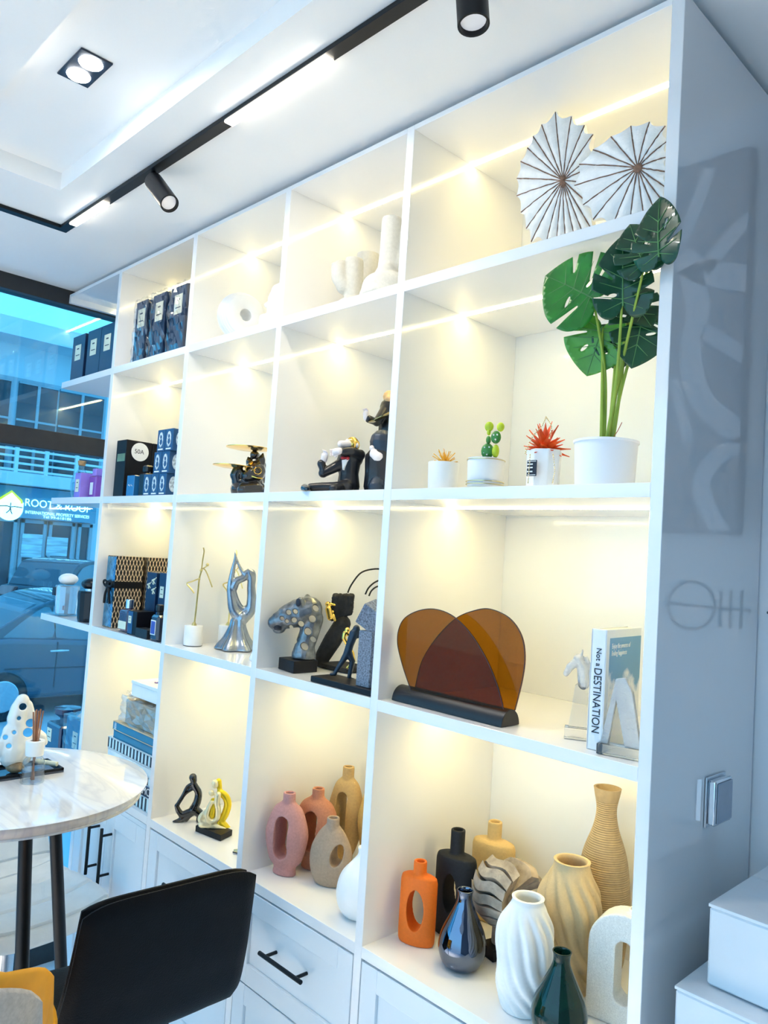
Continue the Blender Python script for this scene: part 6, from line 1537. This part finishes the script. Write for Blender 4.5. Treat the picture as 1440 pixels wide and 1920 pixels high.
# tray with organic sculpture
t = thing('black_tray', 'black rectangular tray with a dark metal rim on the marble table', 'tray', (0.44, -0.30, TZ))
pA = pz(122, 1443, TZ + .006); pB = pz(0, 1466, TZ); pC = pz(88, 1433, TZ + .006)
e1 = Vector((pA.x - pB.x, pA.y - pB.y, 0)).normalized(); e2 = Vector((-e1.y, e1.x, 0))
o0 = Vector((pA.x, pA.y, TZ)) - e1 * .235
def quad(o0, a, la, b_, lb, z0, z1):
    k = MB(); P = [o0, o0 + a * la, o0 + a * la + b_ * lb, o0 + b_ * lb]
    return k.add([p + Vector((0, 0, z0)) for p in P] + [p + Vector((0, 0, z1)) for p in P], [(3, 2, 1, 0), (4, 5, 6, 7), (0, 1, 5, 4), (1, 2, 6, 5), (2, 3, 7, 6), (3, 0, 4, 7)])
quad(o0, e1, .232, e2, .10, .0003, .005).build('tray_base', mat('dark_mirror', (.02, .03, .05), .08, coat=1), t, smooth=False)
k = MB()
for oo, a, la, b_, lb in ((o0, e1, .232, e2, .005), (o0 + e2 * .095, e1, .232, e2, .005), (o0, e1, .005, e2, .10), (o0 + e1 * .227, e1, .005, e2, .10)): 
    q = quad(oo, a, la, b_, lb, .0052, .011); k.add(q.v, q.f)
k.build('tray_rim', M['blackcard'], t, smooth=False)
tz = TZ + .0055
cS = pz(28, 1432, tz); cS = o0 + e1 * .125 + e2 * .050
y0 = cS.y
AX = lambda pts, x_: [px(p[0], p[1], x_) for p in pts]
t = thing('lotus_root_sculpture', 'pearly white pierced organic sculpture standing on the black tray', 'sculpture', (cS.x, y0, tz))
k = MB()
Q = lambda L: [((p[0] / 4.5, 1240 + p[1] / 4.5) + tuple(p[2:])) for p in L]
def lp(L, r): k.limb(AX(Q(L), cS.x), r, 14)
lp([(190, 330), (165, 400), (140, 480), (150, 560)], [.016, .021, .022, .022]); lp([(230, 370), (245, 450), (235, 520)], [.013, .015, .015]); lp([(150, 560), (120, 640), (110, 740), (100, 800)], [.024, .026, .030, .028])
lp([(75, 580), (60, 640), (80, 700)], [.014, .015, .018]); lp([(200, 560), (270, 590), (350, 640), (370, 680)], [.017, .016, .013, .010]); lp([(180, 640), (200, 720), (180, 800)], [.024, .026, .024]); lp([(20, 760), (50, 820), (95, 880)], [.010, .010, .008]); lp([(10, 700), (15, 760)], [.012, .012])
for v_ in k.v: v_.z = max(v_.z, tz + .0006)
cuts = []
for (a, b_, r_) in ((192, 382, .0085), (255, 520, .010), (235, 600, .011), (45, 640, .006), (75, 715, .006), (160, 480, .005), (120, 600, .005)):
    p = AX(Q([(a, b_)]), cS.x)[0]; vd = (p - CAM).normalized(); cu = MB()
    cu.lathe([(0, -.08), (r_, -.08), (r_, .08), (0, .08)], 14, M4=Matrix.Translation(p) @ Vector((0, 0, 1)).rotation_difference(vd).to_matrix().to_4x4()); cuts.append(cu)
blob(k, 'body', mat('pearl_white', (.80, .79, .74), .2, coat=.8, var=.08, vscale=20), t, .0022, 5, cuts)
k = MB(); pb = AX(Q([(110, 880, .0)]), cS.x)[0]
k.ball((cS.x + .012, pb.y, tz + .014), (.030, .020, .0135), 20); 
for v_ in k.v: v_.z = max(v_.z, tz + .0004)
k.build('brown_foot', mat('brown_stone', (.22, .15, .08), .5, var=.4, vscale=60, bump=.6), t)
t2 = thing('pale_roller', 'small pale rolled stick resting across the end of the black tray', 'ornament', tuple(o0 + e1 * .205 + e2 * .05 + Vector((0, 0, .011))))
q0 = o0 + e1 * .19 + e2 * .070 + Vector((0, 0, .017)); q1 = o0 + e1 * .222 + e2 * .018 + Vector((0, 0, .017))
MB().tube([q0, q1], .0058, 14).build('roll', M['cream'], t2, bevel=.001)
# --- stools
def shell_stool(name, label, c, yaw, m, seat_z, W, Dp, backh, base=True, two=None, th=.028, seams=0, wing=.0):
    """bar stool: one bent seat-and-back shell, inner cushion, pedestal; local +y is towards the back"""
    t = thing(name, label, 'stool', (c[0], c[1], 0))
    M4 = placed(c[0], c[1], 0, yaw)
    def surf(fu, fv, off):
        # fv 0 front edge .. 1 top of back ; fu -1..1
        path = spline([(-Dp * .52, -.040, 0), (-Dp * .46, -.004, 0), (-Dp * .2, .004, 0), (Dp * .18, -.004, 0), (Dp * .36, .022, 0), (Dp * .46, .10, 0), (Dp * .52, backh * .6, 0), (Dp * .58, backh, 0)], 6)
        f = fv * (len(path) - 1); i = min(int(f), len(path) - 2); p = path[i].lerp(path[i + 1], f - i); tg = (path[i + 1] - path[i]).normalized()
        nrm = Vector((tg.y * -1, tg.x)) ; nrm = Vector((-tg.y, tg.x))
        wv = W * .5 * (1 - .10 * max(0, fv - .55) / .45 - .16 * max(0, .12 - fv) / .12)
        side = abs(fu) ** 3
        curl = wing * side
        a = p.x + nrm.x * off - (curl * .6 if fv > .5 else 0) * 1; z = p.y + nrm.y * off + (curl if fv < .55 else 0)
        # rounded corners at the back top
        if fv > .85: z -= (abs(fu) ** 6) * (fv - .85) / .15 * .02
        return M4 @ Vector((fu * wv, a, seat_z + z))
    def build(name_, o0_, o1_, m_, inset, v0=0.0, v1=1.0):
        nu, nv = 24, 110; vs = []; fs = []
        for side in (0, 1):
            for j in range(nv + 1):
                for i in range(nu + 1):
                    fu = (-1 + 2 * i / nu) * (1 - inset); fv = v0 + (v1 - v0) * j / nv
                    rim = max(0, 1 - min((1 - abs(-1 + 2 * i / nu)) / .10, min(j, nv - j) / nv / .05, 1)) ** 2
                    o_ = (o0_ + (o1_ - o0_) * (.5 if 0 else side)); mid = (o0_ + o1_) / 2; o_ = o_ + (mid - o_) * rim * .85
                    if seams and side == 1:
                        ph = (fv * seams) % 1; o_ -= .009 * max(0, 1 - min(ph, 1 - ph) / .07)
                    vs.append(surf(fu, fv, o_))
        N = (nv + 1) * (nu + 1); w_ = nu + 1
        for j in range(nv):
            for i in range(nu):
                q = (j * w_ + i, j * w_ + i + 1, (j + 1) * w_ + i + 1, (j + 1) * w_ + i); fs.append(q); fs.append(tuple(N + e_ for e_ in reversed(q)))
        loop = [i for i in range(nu + 1)] + [j * w_ + nu for j in range(1, nv + 1)] + [nv * w_ + i for i in range(nu - 1, -1, -1)] + [j * w_ for j in range(nv - 1, 0, -1)]
        for i in range(len(loop)):
            a, b_ = loop[i], loop[(i + 1) % len(loop)]; fs.append((a, b_, N + b_, N + a))
        return MB().add(vs, fs).build(name_, m_, t, angle=50)
    build('outer_shell', -th, -th * .28, m, 0)
    build('cushion', -th * .22, th * .75, two or m, .045, .0, .985)
    if base:
        MB().tube([M4 @ Vector((0, 0, .02)), M4 @ Vector((0, 0, seat_z - .045))], .024, 20).build('column', M['steel'], t)
        MB().lathe([(0, 0), (.15, 0), (.15, .006), (.05, .02), (.03, .03), (0, .03)], 40, M4=M4).build('foot', M['steel'], t)
        MB().tube([M4 @ Vector((-.06, -.07, seat_z - .047)), M4 @ Vector((.06, -.07, seat_z - .047)), M4 @ Vector((.06, .07, seat_z - .047)), M4 @ Vector((-.06, .07, seat_z - .047))], .010, 8, closed=True).build('seat_plate', M['black'], t)
    return t
leather = mat('black_leather', (.004, .0045, .006), .5, var=.15, bump=.35, bscale=350, spec=.15)
wleather = mat('white_leather', (.80, .79, .76), .45, var=.03, bump=.25, bscale=300)
shell_stool('black_stool', 'black leather bar stool with a low padded back, drawn up to the marble table', (0.992, -0.302), math.radians(-93), leather, 0.655, .385, .30, .290, wing=.012)
shell_stool('white_stool', 'white leather bar stool with horizontal seams under the marble table', (0.200, -0.250), math.radians(96), wleather, 0.545, .39, .40, .36, seams=8, th=.032, wing=.030)
# yellow and grey tub stool
felt = mat('grey_felt', (.50, .47, .44), .9, var=.12, vscale=150, bump=.4, bscale=500); yf = mat('yellow_leather', (.80, .36, .02), .5, var=.06)
cx_, cy_ = 0.80, -0.66; sz = 0.70
cx_, cy_ = 1.128, -0.705
t = thing('yellow_stool', 'low bar stool with a yellow lining and grey felt shell near the black stool', 'stool', (cx_, cy_, 0))
MB().lathe(prof([(0, -.07), (.12, -.07), (.165, -.05), (.19, -.01), (.186, .018), (.15, .030), (0, .034)], 5), 56, c=(cx_, cy_, .775)).build('seat', yf, t, angle=70)
def tub(r0, r1, z0, zt_, a0, a1, m, name):
    n = 40; k = MB(); vs = []; fs = []
    for i in range(n + 1):
        f = i / n; a = a0 + (a1 - a0) * f; e_ = math.sin(PI * f) ** .16 if 0 < f < 1 else 0
        h = z0 + .02 + (zt_ - z0 - .02) * e_
        for (r, z) in ((r0, z0), (r1, z0), (r1 + .012, h - .006), ((r0 + r1) / 2 + .012, h), (r0 + .012, h - .006)): vs.append((cx_ + r * math.cos(a), cy_ + r * math.sin(a), z))
    for i in range(n):
        for q in range(5): fs.append((i * 5 + q, i * 5 + (q + 1) % 5, i * 5 + 5 + (q + 1) % 5, i * 5 + 5 + q))
    fs += [(4, 3, 2, 1, 0), tuple(n * 5 + q for q in range(5))]
    return k.add(vs, fs).build(name, m, t, angle=60)
tub(.176, .188, .760, .975, math.radians(-160), math.radians(46), yf, 'lining')
tub(.1885, .202, .725, .976, math.radians(-165), math.radians(33), felt, 'felt_shell')
MB().tube([(cx_, cy_, .02), (cx_, cy_, .704)], .024, 18).build('column', M['steel'], t); MB().lathe([(0, 0), (.19, 0), (.19, .006), (.05, .02), (0, .03)], 40, c=(cx_, cy_, 0)).build('foot', M['steel'], t)
# --- cartons beside the shelving
card = mat('white_carton_board', (.74, .78, .82), .7, var=.04, vscale=6, bump=.2, bscale=60)
tape = thin('clear_tape', (.93, .94, .95), .03, .3)
def carton(label, x0, x1, y0, y1, z0, z1):
    t = thing('carton', label, 'box', ((x0 + x1) / 2, (y0 + y1) / 2, z0), 'white cartons stacked beside the end panel')
    bx('carton_body', card, t, x0, x1, y0, y1, z0, z1 - .006, .003)
    k = MB(); ym = (y0 + y1) / 2
    k.box(x0 - .001, x1 + .001, y0 - .001, ym - .001, z1 - .0055, z1 - .001); bx_ = k.build('flap', card, t, bevel=.0008, smooth=False)
    MB().box(x0 - .001, x1 + .001, ym + .001, y1, z1 - .0055, z1 - .001).build('flap', card, t, bevel=.0008, smooth=False)
    return t
carton('lowest white carton of the stack beside the end panel', 1.975, 2.45, 0.02, 0.39, 0.0, 0.45)
carton('white carton third from the top of the stack by the end panel', 1.98, 2.45, 0.03, 0.392, 0.452, 0.86)
carton('white carton beneath the topmost one by the end panel', 1.975, 2.44, 0.030, 0.385, 0.862, 0.992)
carton('topmost white carton of the stack by the end panel', 2.004, 2.48, 0.066, 0.392, 0.994, 1.108)
# --- art on the back wall, mirrored by the glossy end panel
xm = 2 * (V[4] + T / 2)
t = thing('abstract_picture', 'grey canvas with pale looping bands on the back wall, mirrored in the end panel', 'painting', (2.35, D, 2.03))
cx0, cx1 = xm - 1.905, xm - 1.905 + .75
MB().box(cx0, cx1, D - .030, D - .001, 1.66, 2.405).build('canvas', mat('grey_canvas', (.22, .23, .26), .8, var=.06, vscale=8), t, smooth=False)
pb = mat('pale_band', (.55, .58, .64), .8, var=.05)
def band(P, w):
    k = MB(); vs = []; fs = []; P = [Vector((a, b)) for a, b in P]
    for i, p in enumerate(P):
        d = (P[min(i + 1, len(P) - 1)] - P[max(i - 1, 0)]).normalized(); n_ = Vector((-d.y, d.x)) * w / 2
        for s_ in (1, -1):
            q = p + n_ * s_; qx = min(max(q.x, cx0), cx1); qz = min(max(q.y, 1.661), 2.404)
            vs += [(qx, D - .0312, qz), (qx, D - .0302, qz)]
    for i in range(len(P) - 1):
        a = i * 4; b_ = a + 4; fs += [(a, a + 2, b_ + 2, b_), (a + 1, b_ + 1, b_ + 3, a + 3), (a, b_, b_ + 1, a + 1), (a + 2, a + 3, b_ + 3, b_ + 2)]
    fs += [(0, 1, 3, 2), tuple((len(P) - 1) * 4 + q for q in (0, 2, 3, 1))]
    return k.add(vs, fs).build('painted_band', pb, t, smooth=False)
def mpt(u, v): p = py(u, v, D - .031); return (xm - p.x, p.z)
sp2 = lambda L, n=6: [(p.x, p.y) for p in spline([(*mpt(*q), 0) for q in L], n)]
band(sp2([(1330, 315), (1300, 400), (1270, 470)]), .028); band(sp2([(1412, 405), (1370, 445), (1320, 508)]), .030)
band(sp2([(1440, 520), (1380, 520), (1310, 505), (1270, 480)]), .05); band(sp2([(1290, 500), (1310, 580), (1295, 650), (1310, 740), (1370, 800), (1400, 810)]), .045)
band(sp2([(1320, 620), (1360, 645), (1400, 670)]), .030); band(sp2([(1262, 710), (1275, 760), (1290, 830)]), .022); band(sp2([(1400, 830), (1340, 860), (1315, 910), (1330, 960), (1355, 1000)]), .034)
t = thing('line_logo_sign', 'thin grey circle and cross line logo on the back wall, mirrored in the end panel', 'sign', (2.05, D, 1.52))
wire = mat('grey_wire', (.10, .11, .13), .6)
SO = .022
cc = [mpt(1305 + 45 * math.cos(a), 1137 + 46 * math.sin(a)) for a in [2 * PI * i / 30 for i in range(30)]]
k = MB(); k.tube([(a + SO, D - .003, b_) for a, b_ in cc], .0024, 6, closed=True); k.build('ring', wire, t)
def st(L): MB().tube([(*[(a + SO, D - .003, b_) for a, b_ in [mpt(*q)]][0],) for q in L], .0022, 6).build('stroke', wire, t)
st([(1262, 1132), (1330, 1140), (1420, 1148)]); st([(1362, 1108), (1360, 1180)]); st([(1381, 1110), (1379, 1182)]); st([(1402, 1110), (1400, 1182)])
for o in list(bpy.data.objects):
    if o.name.startswith('cutter'): bpy.data.objects.remove(o)
# ================================================================== LIGHT
wd = bpy.data.worlds.new('world'); sc.world = wd; wd.use_nodes = True
nt = wd.node_tree; bg = nt.nodes['Background']
tc = nt.nodes.new('ShaderNodeTexCoord'); sx = nt.nodes.new('ShaderNodeSeparateXYZ'); rp = nt.nodes.new('ShaderNodeValToRGB')
mr = nt.nodes.new('ShaderNodeMapRange'); mr.inputs[1].default_value = -1; mr.inputs[2].default_value = 1
nt.links.new(tc.outputs['Generated'], sx.inputs[0]); nt.links.new(sx.outputs['Z'], mr.inputs[0]); nt.links.new(mr.outputs[0], rp.inputs['Fac'])
e = rp.color_ramp.elements
e[0].position = 0.42; e[0].color = (0.30, 0.46, 0.62, 1)
e[1].position = 0.55; e[1].color = (0.31, 0.69, 1.0, 1)
e2 = e.new(1.0); e2.color = (0.30, 0.58, 1.0, 1)
nt.links.new(rp.outputs['Color'], bg.inputs['Color'])
m2 = nt.nodes.new('ShaderNodeMapRange'); nt.links.new(sx.outputs['Y'], m2.inputs[0]); m2.inputs[1].default_value = 0.25; m2.inputs[2].default_value = -0.9; m2.inputs[3].default_value = 1.0; m2.inputs[4].default_value = 1.25
nt.links.new(m2.outputs[0], bg.inputs['Strength'])
for q in ((0.6, -1.55), (1.5, -1.75)):
    lamp_area('ceiling_fill_light', (q[0], q[1], CZ + 0.018), 0.10, 0.10, 8.5, (1.0, 0.80, 0.58), spread=1.05)  # added fill lamps out of view, bounced off the floor to brighten the ceiling
vs = sc.view_settings
sc.display_settings.display_device = 'sRGB'
vs.view_transform = 'Standard'; vs.look = 'None'; vs.gamma = 1.0; vs.use_curve_mapping = False
vs.exposure = 1.18
sc.cycles.use_denoising = True
sc.cycles.max_bounces = 9; sc.cycles.diffuse_bounces = 5; sc.cycles.glossy_bounces = 4; sc.cycles.transmission_bounces = 6; sc.cycles.transparent_max_bounces = 12
sc.cycles.caustics_reflective = False; sc.cycles.caustics_refractive = False
